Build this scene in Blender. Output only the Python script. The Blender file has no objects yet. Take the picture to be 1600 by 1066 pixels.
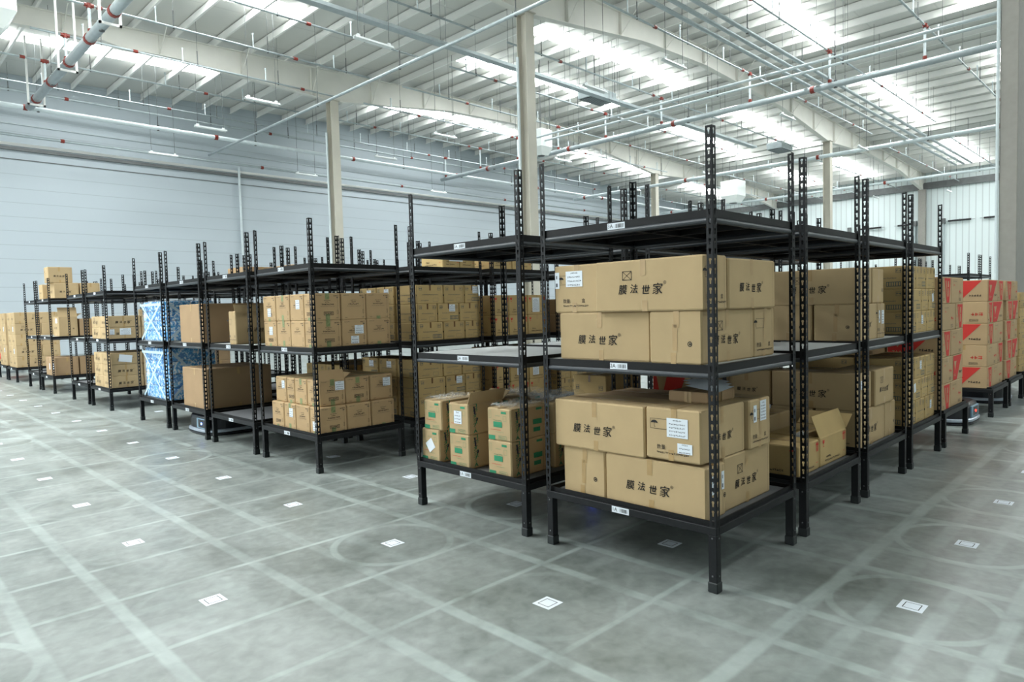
import bpy, math, random
from mathutils import Vector, Matrix
random.seed(7)
SC = bpy.context.scene
COL = SC.collection
# ------------------------------------------------------------------ camera
CAM = (-2.49235, -2.29581, 1.50475)
YAW, PITCH, ROLL = math.radians(44.9597), math.radians(-3.0401), math.radians(-1.5450)
FPX, SX, SY = 1058.39, 3.19, 6.19
cy_, sy_, cp_, sp_ = math.cos(YAW), math.sin(YAW), math.cos(PITCH), math.sin(PITCH)
fwd = Vector((cy_*cp_, sy_*cp_, sp_)); r0 = Vector((sy_, -cy_, 0)); u0 = r0.cross(fwd)
cr_, sr_ = math.cos(ROLL), math.sin(ROLL)
rgt = cr_*r0 + sr_*u0; upv = -sr_*r0 + cr_*u0
cam = bpy.data.cameras.new('camera'); camo = bpy.data.objects.new('camera', cam); COL.objects.link(camo)
cam.sensor_fit = 'HORIZONTAL'; cam.sensor_width = 36.0; cam.lens = FPX*36/1600
cam.shift_x = -SX/1600; cam.shift_y = SY/1600
cam.clip_start = .05; cam.clip_end = 300
camo.matrix_world = Matrix(((rgt.x, upv.x, -fwd.x, CAM[0]), (rgt.y, upv.y, -fwd.y, CAM[1]), (rgt.z, upv.z, -fwd.z, CAM[2]), (0, 0, 0, 1)))
SC.camera = camo
def screen_x(p):
    d = Vector(p) - Vector(CAM); return d.dot(rgt)/max(.1, d.dot(fwd))
# ------------------------------------------------------------------ world, exposure
w = bpy.data.worlds.new('world'); SC.world = w; w.use_nodes = True
w.node_tree.nodes['Background'].inputs[0].default_value = (.88, .95, .96, 1)
w.node_tree.nodes['Background'].inputs[1].default_value = .22
SKY_EMIT = 17.0
da = bpy.data.lights.new('rear_fill_light', 'AREA'); da.shape = 'RECTANGLE'; da.size = 16; da.size_y = 7; da.energy = 1100; da.color = (.90, .98, 1.0)
dao = bpy.data.objects.new('rear_fill_light', da); COL.objects.link(dao); dao.location = (-13.8, 15, 3.9)   # unseen area light added behind left to brighten the aisle-facing sides
dao.rotation_euler = (math.pi/2, 0, -math.pi/2)
SC.view_settings.view_transform = 'Standard'; SC.view_settings.look = 'None'
SC.view_settings.exposure = 0.42; SC.view_settings.gamma = 1.0; SC.view_settings.use_curve_mapping = False
# ------------------------------------------------------------------ materials
def lin(c): return tuple((x/12.92 if x <= .04045 else ((x+.055)/1.055)**2.4) for x in c)
M = {}
def mat(name, rgb, rough=.6, metal=0., noise=0., nscale=8., spec=.5, emit=None, bump=0., bscale=60., vary=0.):
    m = bpy.data.materials.new(name); m.use_nodes = True; nt = m.node_tree; N = nt.nodes; L = nt.links
    b = N['Principled BSDF']; c = lin(rgb)
    b.inputs['Roughness'].default_value = rough; b.inputs['Metallic'].default_value = metal
    b.inputs['Specular IOR Level'].default_value = spec
    if noise or vary:
        tc = N.new('ShaderNodeTexCoord'); nz = N.new('ShaderNodeTexNoise'); nz.inputs['Scale'].default_value = nscale
        nz.inputs['Detail'].default_value = 4; L.new(tc.outputs['Object'], nz.inputs['Vector'])
        mr = N.new('ShaderNodeMapRange'); mr.inputs['From Min'].default_value = .3; mr.inputs['From Max'].default_value = .7
        mr.inputs['To Min'].default_value = 1-noise; mr.inputs['To Max'].default_value = 1+noise
        L.new(nz.outputs['Fac'], mr.inputs['Value'])
        oi = N.new('ShaderNodeObjectInfo'); mr2 = N.new('ShaderNodeMapRange')
        mr2.inputs['To Min'].default_value = 1-vary; mr2.inputs['To Max'].default_value = 1+vary
        L.new(oi.outputs['Random'], mr2.inputs['Value'])
        mu = N.new('ShaderNodeMath'); mu.operation = 'MULTIPLY'; L.new(mr.outputs[0], mu.inputs[0]); L.new(mr2.outputs[0], mu.inputs[1])
        vm = N.new('ShaderNodeVectorMath'); vm.operation = 'SCALE'; vm.inputs[0].default_value = c
        L.new(mu.outputs[0], vm.inputs['Scale']); L.new(vm.outputs[0], b.inputs['Base Color'])
    else: b.inputs['Base Color'].default_value = (*c, 1)
    if bump:
        tc = N.new('ShaderNodeTexCoord'); nz = N.new('ShaderNodeTexNoise'); nz.inputs['Scale'].default_value = bscale
        L.new(tc.outputs['Object'], nz.inputs['Vector']); bp = N.new('ShaderNodeBump'); bp.inputs['Strength'].default_value = bump
        bp.inputs['Distance'].default_value = .01
        L.new(nz.outputs['Fac'], bp.inputs['Height']); L.new(bp.outputs[0], b.inputs['Normal'])
    if emit:
        b.inputs['Emission Color'].default_value = (*lin(emit[0]), 1); b.inputs['Emission Strength'].default_value = emit[1]
    M[name] = m; return m
mat('black_steel', (.095, .104, .113), .5, 0, .12, 20, .22, vary=.06)
mat('black_rail', (.075, .08, .085), .5, 0, .08, 12, .18)
mat('rail_tube_lit', (.20, .22, .24), .32, 0, .06, 12, .35)  # paler than the band: light caught by the tube is in its colour
mat('cap_black', (.085, .115, .12), .55)
mat('bolt_steel', (.45, .46, .47), .35, .8)
mat('board', (.62, .635, .63), .7, 0, .06, 5)
mat('board_dark', (.36, .37, .38), .75, 0, .08, 5)
mat('card', (.70, .61, .465), .82, 0, .04, 5, .25, vary=.06)
mat('card_kraft', (.71, .60, .45), .82, 0, .035, 5, .25, vary=.05)
mat('card_yellow', (.72, .62, .43), .82, 0, .05, 5, .25, vary=.07)
mat('card_brown', (.62, .52, .40), .85, 0, .06, 4, .25, vary=.05)
mat('card_red', (.70, .60, .46), .82, 0, .04, 5, .25, vary=.04)
mat('card_inside', (.60, .48, .34), .9, 0, .05, 6, .2)
mat('seam', (.25, .19, .13), .9)
mat('tape_tan', (.66, .545, .36), .35, 0, .05, 30, .5)
mat('tape_brown', (.42, .30, .17), .4)
mat('tape_green', (.50, .54, .36), .5, 0, .25, 60)
mat('tape_clear', (.74, .84, .90), .25, 0, .04, 20)
mat('ink', (.13, .125, .12), .8)
mat('ink_soft', (.40, .36, .30), .8)
mat('ink_red', (.78, .20, .17), .8)
mat('ink_green', (.16, .52, .37), .8)
mat('ink_green_soft', (.45, .58, .42), .8)
mat('ink_grey', (.34, .38, .37), .8)
mat('ink_navy', (.16, .17, .26), .6)
mat('paper', (.86, .89, .92), .6)
mat('paper_ink', (.35, .37, .40), .7)
mat('white_paint', (.93, .93, .915), .55, 0, .03, 1.0)
mat('beam_paint', (.86, .855, .825), .55, 0, .04, 1.5)
mat('col_paint', (.74, .725, .675), .6, 0, .04, 2)
mat('col_dark', (.565, .555, .53), .7, 0, .05, 8)
mat('galv', (.66, .70, .71), .38, .35, .08, 6)
mat('galv_light', (.80, .84, .85), .45, .1, .05, 6)
mat('rod', (.36, .37, .37), .5, .5)
mat('coupling', (.50, .17, .12), .5)
mat('lamp_white', (.93, .95, .95), .4)
mat('unit_white', (.90, .92, .91), .45)
mat('unit_dark', (.22, .23, .24), .6)
mat('robot_black', (.09, .10, .13), .28)
mat('robot_silver', (.66, .70, .75), .3, .3)
mat('robot_blue', (.52, .64, .72), .3)
mat('led_blue', (.5, .6, 1.), .3, emit=((.35, .45, 1.), 14))
mat('led_red', (1., .2, .15), .3, emit=((1., .15, .1), 8))
mat('gasket', (.42, .43, .43), .6, .3, .1, 4)
mat('duct_black', (.12, .12, .13), .5)
# blue wrapped packs: white patches mix print with film glints painted in
def blue_mat():
    m = bpy.data.materials.new('blue_pack'); m.use_nodes = True; N = m.node_tree.nodes; L = m.node_tree.links; b = N['Principled BSDF']
    tc = N.new('ShaderNodeTexCoord'); v = N.new('ShaderNodeTexVoronoi'); v.inputs['Scale'].default_value = 16
    n = N.new('ShaderNodeTexNoise'); n.inputs['Scale'].default_value = 26; n.inputs['Detail'].default_value = 6; n.inputs['Distortion'].default_value = .6
    L.new(tc.outputs['Object'], n.inputs['Vector']); L.new(n.outputs['Color'], v.inputs['Vector'])
    L.new(tc.outputs['Object'], v.inputs['Vector'])
    r = N.new('ShaderNodeValToRGB'); e = r.color_ramp.elements
    e[0].position = .42; e[0].color = (*lin((.06, .47, .78)), 1); e[1].position = .62; e[1].color = (*lin((.93, .97, .99)), 1)
    x = e.new(.52); x.color = (*lin((.34, .72, .93)), 1)
    L.new(n.outputs['Fac'], r.inputs['Fac']); L.new(r.outputs[0], b.inputs['Base Color']); b.inputs['Roughness'].default_value = .25
    M['blue_pack'] = m
    m = bpy.data.materials.new('film'); m.use_nodes = True; N = m.node_tree.nodes; L = m.node_tree.links; b = N['Principled BSDF']
    b.inputs['Base Color'].default_value = (.9, .95, .97, 1); b.inputs['Roughness'].default_value = .12; b.inputs['Alpha'].default_value = .13
    M['film'] = m
blue_mat()
# floor: sealed concrete with the robots' wheel tracks worn into it
PX, PY = 1.15, 1.361
def floor_mat():
    m = bpy.data.materials.new('concrete_floor'); m.use_nodes = True; N = m.node_tree.nodes; L = m.node_tree.links; b = N['Principled BSDF']
    geo = N.new('ShaderNodeNewGeometry'); sep = N.new('ShaderNodeSeparateXYZ'); L.new(geo.outputs['Position'], sep.inputs[0])
    def ma(op, a, c=None, d=None):
        n = N.new('ShaderNodeMath'); n.operation = op
        for k, x in enumerate((a, c, d)):
            if x is None: continue
            if isinstance(x, (int, float)): n.inputs[k].default_value = x
            else: L.new(x, n.inputs[k])
        return n.outputs[0]
    def noise(s, d=4, off=0, dist=0):
        n = N.new('ShaderNodeTexNoise'); n.inputs['Scale'].default_value = s; n.inputs['Detail'].default_value = d
        n.inputs['Distortion'].default_value = dist
        mp = N.new('ShaderNodeVectorMath'); mp.operation = 'ADD'; mp.inputs[1].default_value = (off, off*.7, 0)
        L.new(geo.outputs['Position'], mp.inputs[0]); L.new(mp.outputs[0], n.inputs['Vector']); return n.outputs['Fac']
    def band(v, c, hw, soft):  # 1 inside |v-c|<hw
        d = ma('ABSOLUTE', ma('SUBTRACT', v, c))
        n = N.new('ShaderNodeMapRange'); n.interpolation_type = 'SMOOTHSTEP'
        n.inputs['From Min'].default_value = hw+soft; n.inputs['From Max'].default_value = hw-soft*.5
        L.new(d, n.inputs['Value']); return n.outputs[0]
    wob = ma('MULTIPLY', ma('SUBTRACT', noise(1.1, 2), .5), .03)
    X = ma('ADD', sep.outputs[0], wob); Y = ma('ADD', sep.outputs[1], wob)
    lx = ma('SUBTRACT', ma('MODULO', ma('ADD', X, PX*100.5), PX), PX/2)     # signed distance to the marker column
    ly = ma('SUBTRACT', ma('MODULO', ma('ADD', Y, PY*100.5), PY), PY/2)
    ax, ay = ma('ABSOLUTE', lx), ma('ABSOLUTE', ly)
    def sm(v, lo, hi, a, c_):
        n = N.new('ShaderNodeMapRange'); n.inputs['From Min'].default_value = lo; n.inputs['From Max'].default_value = hi
        n.inputs['To Min'].default_value = a; n.inputs['To Max'].default_value = c_; L.new(v, n.inputs['Value']); return n.outputs[0]
    cellx = ma('FLOOR', ma('ADD', ma('DIVIDE', X, PX), .5)); celly = ma('FLOOR', ma('ADD', ma('DIVIDE', Y, PY), .5))
    def cellrand(ca, cb, s):
        cb_ = N.new('ShaderNodeCombineXYZ'); 
        for k, q in ((0, ca), (1, cb)):
            if q is None: cb_.inputs[k].default_value = s
            else: L.new(q, cb_.inputs[k])
        cb_.inputs[2].default_value = s
        wn = N.new('ShaderNodeTexWhiteNoise'); L.new(cb_.outputs[0], wn.inputs['Vector']); return wn.outputs['Value']
    n1, n2, n3 = noise(.9, 3, 3), noise(.7, 3, 11), noise(2.5, 5, 5, .6)
    lineY = ma('MULTIPLY', band(ax, .38, .030, .016), sm(n1, .35, .62, .30, .95))     # tracks running along y
    aisle = sm(sep.outputs[1], -.65, -.55, 1, 0)
    lineX = ma('MAXIMUM', ma('MULTIPLY', band(ay, .38, .014, .014), sm(n2, .3, .6, .45, 1.0)), ma('MULTIPLY', ma('MULTIPLY', band(ay, .38, .035, .02), aisle), .8))     # tracks running along x
    lineY2 = ma('MULTIPLY', band(ax, .13, .04, .05), sm(n2, .45, .7, 0, .45))
    lineX2 = ma('MULTIPLY', band(ay, .13, .035, .02), ma('MAXIMUM', sm(n1, .45, .7, 0, .4), ma('MULTIPLY', aisle, sm(n2, .4, .6, .2, .8))))
    rr = ma('SQRT', ma('ADD', ma('MULTIPLY', lx, lx), ma('MULTIPLY', ly, ly)))
    circ = ma('MULTIPLY', band(rr, .375, .020, .013), sm(cellrand(cellx, celly, 3.3), .2, .7, .2, 1.0))
    tr = ma('MAXIMUM', ma('MAXIMUM', lineY, lineX), ma('MAXIMUM', circ, ma('MAXIMUM', lineY2, lineX2)))
    tr = ma('MULTIPLY', tr, sm(noise(3.2, 6, 9, 1.0), .35, .6, .35, 1.0))
    base = N.new('ShaderNodeValToRGB'); e = base.color_ramp.elements
    e[0].position = .38; e[0].color = (*lin((.39, .415, .40)), 1); e[1].position = .62; e[1].color = (*lin((.56, .585, .572)), 1)
    mix0 = ma('ADD', ma('MULTIPLY', noise(.8, 6, 0, .4), .6), ma('MULTIPLY', n3, .4)); mix0 = ma('ADD', ma('MULTIPLY', mix0, .72), ma('MULTIPLY', noise(14, 8, 2, .3), .28)); L.new(mix0, base.inputs['Fac'])
    mx = N.new('ShaderNodeMix'); mx.data_type = 'RGBA'; L.new(ma('MULTIPLY', tr, .55), mx.inputs['Factor'])
    L.new(base.outputs[0], mx.inputs['A']); mx.inputs['B'].default_value = (*lin((.70, .75, .735)), 1)
    # darker scuffs
    sc = sm(noise(1.6, 6, 21, 1.5), .60, .75, 0, .35)
    mx2 = N.new('ShaderNodeMix'); mx2.data_type = 'RGBA'; L.new(sc, mx2.inputs['Factor']); L.new(mx.outputs['Result'], mx2.inputs['A'])
    mx2.inputs['B'].default_value = (*lin((.40, .42, .41)), 1)
    L.new(mx2.outputs['Result'], b.inputs['Base Color'])
    L.new(sm(n3, .3, .7, .30, .46), b.inputs['Roughness']); b.inputs['Specular IOR Level'].default_value = .45
    M['floor'] = m
floor_mat()
def wall_mat(name, rgb, axis, pitch, dark, wid):
    m = bpy.data.materials.new(name); m.use_nodes = True; N = m.node_tree.nodes; L = m.node_tree.links; b = N['Principled BSDF']
    geo = N.new('ShaderNodeNewGeometry'); sep = N.new('ShaderNodeSeparateXYZ'); L.new(geo.outputs['Position'], sep.inputs[0])
    a = N.new('ShaderNodeMath'); a.operation = 'PINGPONG'; a.inputs[1].default_value = pitch/2; L.new(sep.outputs[axis], a.inputs[0])
    n = N.new('ShaderNodeMapRange'); n.inputs['From Min'].default_value = 0; n.inputs['From Max'].default_value = wid
    n.inputs['To Min'].default_value = dark; n.inputs['To Max'].default_value = 1; L.new(a.outputs[0], n.inputs['Value'])
    v = N.new('ShaderNodeVectorMath'); v.operation = 'SCALE'; v.inputs[0].default_value = lin(rgb); L.new(n.outputs[0], v.inputs['Scale'])
    L.new(v.outputs[0], b.inputs['Base Color']); b.inputs['Roughness'].default_value = .5
    M[name] = m
wall_mat('wall_panel', (.70, .74, .765), 2, .6, .72, .018)
wall_mat('wall_ribbed', (.85, .89, .89), 1, .42, .66, .05)
wall_mat('roof_sheet', (.84, .84, .82), 1, 2.4, .85, .05)
wall_mat('wall_grey', (.80, .82, .81), 2, .6, .8, .02)
def emis(name, rgb, s):
    m = bpy.data.materials.new(name); m.use_nodes = True; N = m.node_tree.nodes
    b = N['Principled BSDF']; b.inputs['Base Color'].default_value = (*rgb, 1)
    b.inputs['Emission Color'].default_value = (*rgb, 1); b.inputs['Emission Strength'].default_value = s; M[name] = m
emis('skylight', (.95, .99, 1.0), SKY_EMIT)
# ------------------------------------------------------------------ mesh builder
class MB:
    def __init__(s): s.v = []; s.f = []; s.m = []; s.mats = []
    def mi(s, m):
        if m not in s.mats: s.mats.append(m)
        return s.mats.index(m)
    def add(s, vs, fs, m):
        b = len(s.v); s.v += [tuple(v) for v in vs]; k = s.mi(m)
        for f in fs: s.f.append([b+i for i in f]); s.m.append(k)
    def box(s, x0, x1, y0, y1, z0, z1, m, bev=0):
        if not bev:
            vs = [(x0,y0,z0),(x1,y0,z0),(x1,y1,z0),(x0,y1,z0),(x0,y0,z1),(x1,y0,z1),(x1,y1,z1),(x0,y1,z1)]
            s.add(vs, [(0,3,2,1),(4,5,6,7),(0,1,5,4),(1,2,6,5),(2,3,7,6),(3,0,4,7)], m); return
        b = bev; X = (x0, x0+b, x1-b, x1); 
        def ring(z, i):  # octagon ring inset i
            a0, a1, c0, c1 = x0+i, x1-i, y0+i, y1-i
            return [(a0+b,c0,z),(a1-b,c0,z),(a1,c0+b,z),(a1,c1-b,z),(a1-b,c1,z),(a0+b,c1,z),(a0,c1-b,z),(a0,c0+b,z)]
        rs = [ring(z0, b*.6), ring(z0+b, 0), ring(z1-b, 0), ring(z1, b*.6)]
        vs = sum(rs, []); fs = [list(range(7, -1, -1)), [24+i for i in range(8)]]
        for k in range(3):
            for i in range(8): fs.append((8*k+i, 8*k+(i+1)%8, 8*k+8+(i+1)%8, 8*k+8+i))
        s.add(vs, fs, m)
    def prism(s, pts, axis, a0, a1, m):   # 2D polygon (in the other two axes) extruded along axis
        def P(p, a):
            if axis == 0: return (a, p[0], p[1])
            if axis == 1: return (p[0], a, p[1])
            return (p[0], p[1], a)
        n = len(pts); vs = [P(p, a0) for p in pts]+[P(p, a1) for p in pts]
        fs = [list(range(n)), list(range(2*n-1, n-1, -1))]+[(i, n+i, n+(i+1) % n, (i+1) % n) for i in range(n)]
        s.add(vs, fs, m)
    def tube(s, p, q, r, m, n=8, cap=True, r2=None):
        p, q = Vector(p), Vector(q); d = (q-p).normalized(); a = d.orthogonal().normalized(); b = d.cross(a); r2 = r if r2 is None else r2
        vs = []
        for c, rr in ((p, r), (q, r2)):
            for i in range(n):
                t = 2*math.pi*(i+.5)/n; vs.append(c+rr*(math.cos(t)*a+math.sin(t)*b))
        fs = [(i, (i+1) % n, n+(i+1) % n, n+i) for i in range(n)]
        if cap: fs += [list(range(n-1, -1, -1)), [n+i for i in range(n)]]
        s.add(vs, fs, m)
    def path(s, pts, r, m, n=8):
        for a, b in zip(pts[:-1], pts[1:]): s.tube(a, b, r, m, n)
    def mesh(s, name, smooth=False):
        me = bpy.data.meshes.new(name); me.from_pydata(s.v, [], s.f)
        for k in s.mats: me.materials.append(M[k])
        me.polygons.foreach_set('material_index', s.m)
        if smooth: me.polygons.foreach_set('use_smooth', [True]*len(s.f))
        me.update(); return me
def link(name, me, parent=None, loc=(0, 0, 0)):
    o = bpy.data.objects.new(name, me); COL.objects.link(o); o.location = loc
    if parent: o.parent = parent
    return o
def tag(o, label=None, cat=None, group=None, kind=None):
    if label: o['label'] = label
    if cat: o['category'] = cat
    if group: o['group'] = group
    if kind: o['kind'] = kind
    return o
def empty(name, loc, label=None, cat=None, group=None, rz=0):
    o = link(name, None, None, loc); o.empty_display_size = .1; o.rotation_euler[2] = rz
    return tag(o, label, cat, group)
def struct(name, mb, smooth=False):
    return tag(link(name, mb.mesh(name, smooth)), kind='structure')
# flat lettering turned into polygons
_tc = {}
def text_polys(txt):
    if txt in _tc: return _tc[txt]
    c = bpy.data.curves.new('lettering', 'FONT'); c.body = txt; c.size = 1; c.align_x = 'CENTER'; c.align_y = 'CENTER'
    c.fill_mode = 'FRONT'; c.resolution_u = 2
    o = bpy.data.objects.new('lettering', c); COL.objects.link(o)
    dg = bpy.context.evaluated_depsgraph_get(); me = o.evaluated_get(dg).to_mesh()
    vs = [tuple(v.co) for v in me.vertices]; fs = [tuple(p.vertices) for p in me.polygons]
    o.evaluated_get(dg).to_mesh_clear(); bpy.data.objects.remove(o); bpy.data.curves.remove(c)
    _tc[txt] = (vs, fs); return _tc[txt]
# ------------------------------------------------------------------ racks
HX, HY = .50, .59
Z1, Z2, Z3, ZT = .354, 1.188, 1.985, 2.40
def strip_cells(mb, P, U, W, z0, z1, m):
    """one flange: width .038 along U, normal W, pierced every 50 mm by keyholes"""
    P, U, W = Vector(P), Vector(U), Vector(W); wd, th = .038, .0025
    n = int(round((z1-z0)/.05)); h = (z1-z0)/n
    hole = [(-.0045, -.017), (.0045, -.017), (.0055, .0), (.0085, .006), (.006, .014), (-.006, .014), (-.0085, .006), (-.0055, .0)]
    hh = h/2
    out = [(-.019, -hh), (.019, -hh), (.019, 0), (.019, hh*.5), (.019, hh), (-.019, hh), (-.019, hh*.5), (-.019, 0)]
    for k in range(n):
        zc = z0+(k+.5)*h
        for t, flip in ((0, False), (th, True)):
            vs = [P+U*(wd/2+a)+Vector((0, 0, zc+b))-W*t for a, b in out+hole]
            fs = [(i, (i+1) % 8, 8+(i+1) % 8, 8+i) for i in range(8)]
            if flip: fs = [f[::-1] for f in fs]
            mb.add(vs, fs, m)
    for a in (0, wd):   # flange edges
        e = P+U*a; mb.add([e+Vector((0, 0, z0)), e-W*th+Vector((0, 0, z0)), e-W*th+Vector((0, 0, z1)), e+Vector((0, 0, z1))], [(0, 1, 2, 3)], m)
def upright_mesh(sx, sy, z0, z1, ins):
    mb = MB(); c = (sx*(HX-ins), sy*(HY-ins), 0)
    strip_cells(mb, c, (0, -sy, 0), (sx, 0, 0), z0, z1, 'black_steel')
    strip_cells(mb, c, (-sx, 0, 0), (0, sy, 0), z0, z1, 'black_steel')
    return mb.mesh('upright')
RM = {}
def rack_meshes():
    for sx in (-1, 1):
        for sy in (-1, 1):
            k = (sx, sy)
            RM['up', k] = upright_mesh(sx, sy, .347, 2.047, 0); RM['ext', k] = upright_mesh(sx, sy, 1.995, ZT, .003)
            mb = MB(); cx, cy = sx*(HX-.025), sy*(HY-.025)
            mb.box(cx-.024, cx+.024, cy-.024, cy+.024, .012, .304, 'black_steel', .003)
            for z in (.085, .285):
                mb.box(cx+sx*.024-.003, cx+sx*.024+.003, cy-.004, cy+.004, z, z+.008, 'bolt_steel')
                mb.box(cx-.004, cx+.004, cy+sy*.024-.003, cy+sy*.024+.003, z, z+.008, 'bolt_steel')
            RM['leg', k] = mb.mesh('leg')
            mb = MB(); mb.box(cx-.028, cx+.028, cy-.028, cy+.028, 0, .055, 'cap_black', .004); RM['cap', k] = mb.mesh('foot_cap')
    mb = MB()
    for sx in (-1, 1):
        mb.box(min(sx*HX, sx*(HX-.03)), max(sx*HX, sx*(HX-.03)), -HY, HY, .303, .346, 'black_steel', .003)
        a, b = sorted((sx*(HX-.018), sx*(HX-.026))); mb.box(a, b, -HY+.018, HY-.018, .346, .372, 'black_rail')
    for sy in (-1, 1):
        mb.box(-HX+.03, HX-.03, min(sy*HY, sy*(HY-.03)), max(sy*HY, sy*(HY-.03)), .303, .346, 'black_steel', .003)
        a, b = sorted((sy*(HY-.018), sy*(HY-.026))); mb.box(-HX+.026, HX-.026, a, b, .346, .372, 'black_rail')
    for x in (-.17, .17): mb.box(x-.015, x+.015, -HY+.03, HY-.03, .31, .336, 'black_steel')
    RM['frame'] = mb.mesh('base_frame')
    mb = MB(); mb.box(-HX+.031, HX-.031, -HY+.031, HY-.031, .337, .3495, 'board_dark'); RM['deck'] = mb.mesh('base_deck')
    for lv, zt in ((2, Z2), (3, Z3)):
        for nm, ax, sgn in (('xm', 1, -1), ('xp', 1, 1), ('ym', 0, -1), ('yp', 0, 1)):
            mb = MB(); tb = zt-.073
            # stepped beam: flat band above, rounded tube below standing a little proud
            H = HX if ax == 1 else HY; E = HY-.004 if ax == 1 else HX-.004
            o = sgn*(H-.010); i_ = sgn*(H-.034)
            lo, hi = min(o, i_), max(o, i_)
            band = [(lo, zt-.042), (hi, zt-.042), (hi, zt), (lo, zt)]
            c = sgn*(H-.020); tubep = [(c+.0165*math.cos(t), tb+.017+.0165*math.sin(t)) for t in [2*math.pi*q/12 for q in range(12)]]
            mb.prism(band, ax, -E, E, 'black_rail'); mb.prism(tubep, ax, -E, E, 'rail_tube_lit')
            RM['beam', lv, nm] = mb.mesh('shelf_beam')
        mb = MB(); mb.box(-HX+.036, HX-.036, -HY+.036, HY-.036, zt-.006, zt-.001, 'board'); mb.box(-HX+.036, HX-.036, -HY+.036, HY-.036, zt-.012, zt-.006, 'black_rail')
        RM['panel', lv] = mb.mesh('shelf_panel')
        for q, x in enumerate((-.16, .16)):
            mb = MB(); mb.box(x-.012, x+.012, -HY+.036, HY-.036, zt-.046, zt-.013, 'black_steel'); RM['bar', lv, q] = mb.mesh('support_bar')
        mb = MB(); mb.box(-HX+.036, HX-.036, -.012, .012, zt-.05, zt-.014, 'black_rail'); RM['bar', lv, 2] = mb.mesh('support_bar')
    for lv, z, xo in ((1, .3245, -HX), (2, Z2-.026, -HX+.010), (3, Z3-.026, -HX+.010)):
        mb = MB(); mb.box(xo-.0015, xo, -.075+.03, .045+.03, z-.018, z+.018, 'paper'); RM['lab', lv] = mb.mesh('shelf_label')
        mb = MB(); vs, fs = text_polys('%dA' % lv)
        mb.add([(xo-.0022, .055-v[0]*.032, z+v[1]*.032) for v in vs], fs, 'ink')
        rnd = random.Random(lv); y = .02
        while y > -.035:
            wd = rnd.choice((.0012, .002, .003)); mb.add([(xo-.0022, y, z-.011), (xo-.0022, y-wd, z-.011), (xo-.0022, y-wd, z+.011), (xo-.0022, y, z+.011)], [(0, 1, 2, 3)], 'ink'); y -= wd+rnd.choice((.002, .003, .004))
        RM['labp', lv] = mb.mesh('printing')
rack_meshes()
def make_rack(x, y, label, group, far=False, tall=True, dz=0):
    r = empty('shelf_rack' if tall else 'low_stand', (x, y, 0), label, 'rack' if tall else 'stand', group)
    for k in ((-1, -1), (-1, 1), (1, -1), (1, 1)):
        l = link('leg', RM['leg', k], r); link('foot_cap', RM['cap', k], l)
        if tall: u = link('upright', RM['up', k], r); link('upright_extension', RM['ext', k], u)
    link('base_frame', RM['frame'], r); link('base_deck', RM['deck'], r)
    lv_ = (1, 2, 3) if tall else (1,)
    if tall:
        for lv in (2, 3):
            for nm in ('xm', 'xp', 'ym', 'yp'): link('shelf_beam', RM['beam', lv, nm], r)
            link('shelf_panel', RM['panel', lv], r)
            for q in (0, 1, 2): link('support_bar', RM['bar', lv, q], r)
    for lv in lv_:
        b = tag(link('shelf_label', RM['lab', lv], r), 'white barcode label')
        if not far: link('printing', RM['labp', lv], b)
    return r
RK = {}
ORD = ['first', 'second', 'third', 'fourth', 'fifth', 'sixth', 'seventh', 'eighth', 'ninth', 'tenth', 'eleventh', 'twelfth']
def rc(j, i): return (j*1.155 if j > 0 else 0, i*PY)
names = {}
left_row = [0, 1, 3, 4, 5, 6, 8, 9, 11, 12, 14, 15, 17]
for n, i in enumerate(left_row):
    names[1, i] = ('nearest rack' if i == 0 else '%s left-aisle %s' % ((ORD+['thirteenth'])[n], 'rack' if i < 14 else 'stand'))
for j, s in ((2, 'second'), (3, 'third'), (4, 'fourth')): names[j, 0] = s+' right-aisle rack'
names[5, 0] = 'low stand ending right-aisle row'; names[7, 0] = 'first low stand past gap'; names[8, 0] = 'second low stand past gap'; names[9, 0] = 'third low stand past gap'
for i in (1, 3, 4, 5, 6, 8, 9, 11, 12):
    for j in (2, 3, 4):
        names[j, i] = ['rack behind ', 'second rack behind ', 'third rack behind '][j-2]+names[1, i].replace(' rack', '')+' rack'
tall = [(1, 0), (1, 1), (2, 0), (3, 0), (4, 0), (2, 1), (3, 1), (4, 1)]+[(j, i) for i in (3, 4, 5, 6) for j in (1, 2, 3, 4)]+[(j, i) for i in (8, 9) for j in (1, 2, 3)]+[(j, i) for i in (11, 12) for j in (1, 2)]
rack_desc = {(1, 0): 'black slotted-angle rack nearest the camera, two shelves of lettered cartons',
 (1, 1): 'black slotted-angle rack left of nearest one, green-printed cartons below empty shelves',
 (2, 0): 'black slotted-angle rack, second along right aisle, opened carton on its base',
 (3, 0): 'black slotted-angle rack, third along right aisle, large lettered cartons',
 (4, 0): 'black slotted-angle rack, fourth along right aisle, grey-stamped cartons',
 (1, 3): 'black slotted-angle corner rack across the empty bay, square kraft cartons',
 (1, 6): 'black slotted-angle rack holding blue wrapped bundles',
 (1, 5): 'black slotted-angle rack with one huge plain carton above a round robot'}
for (j, i) in tall:
    x, y = rc(j, i)
    lab = rack_desc.get((j, i), 'black slotted-angle shelf rack, %s' % names[j, i])
    RK[j, i] = make_rack(x, y, lab, 'black slotted-angle racks', far=(j > 1 and i > 1) or i > 6)
for (j, i) in [(5, 0), (7, 0), (8, 0), (9, 0), (1, 14), (1, 15), (1, 17)]:
    x, y = rc(j, i)
    RK[j, i] = make_rack(x, y, 'black steel stand without uprights, %s' % names[j, i], 'low black stands', far=True, tall=False)
for n, (x, y) in enumerate([(14.45, 1.5), (15.6, 1.5), (14.45, 2.85), (16.1, 2.9), (19.9, 3.0), (21.05, 3.0)]):
    make_rack(x, y, 'far black rack beyond the red cartons, %s of six by distance' % ORD[n], 'far black racks', far=True)
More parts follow.
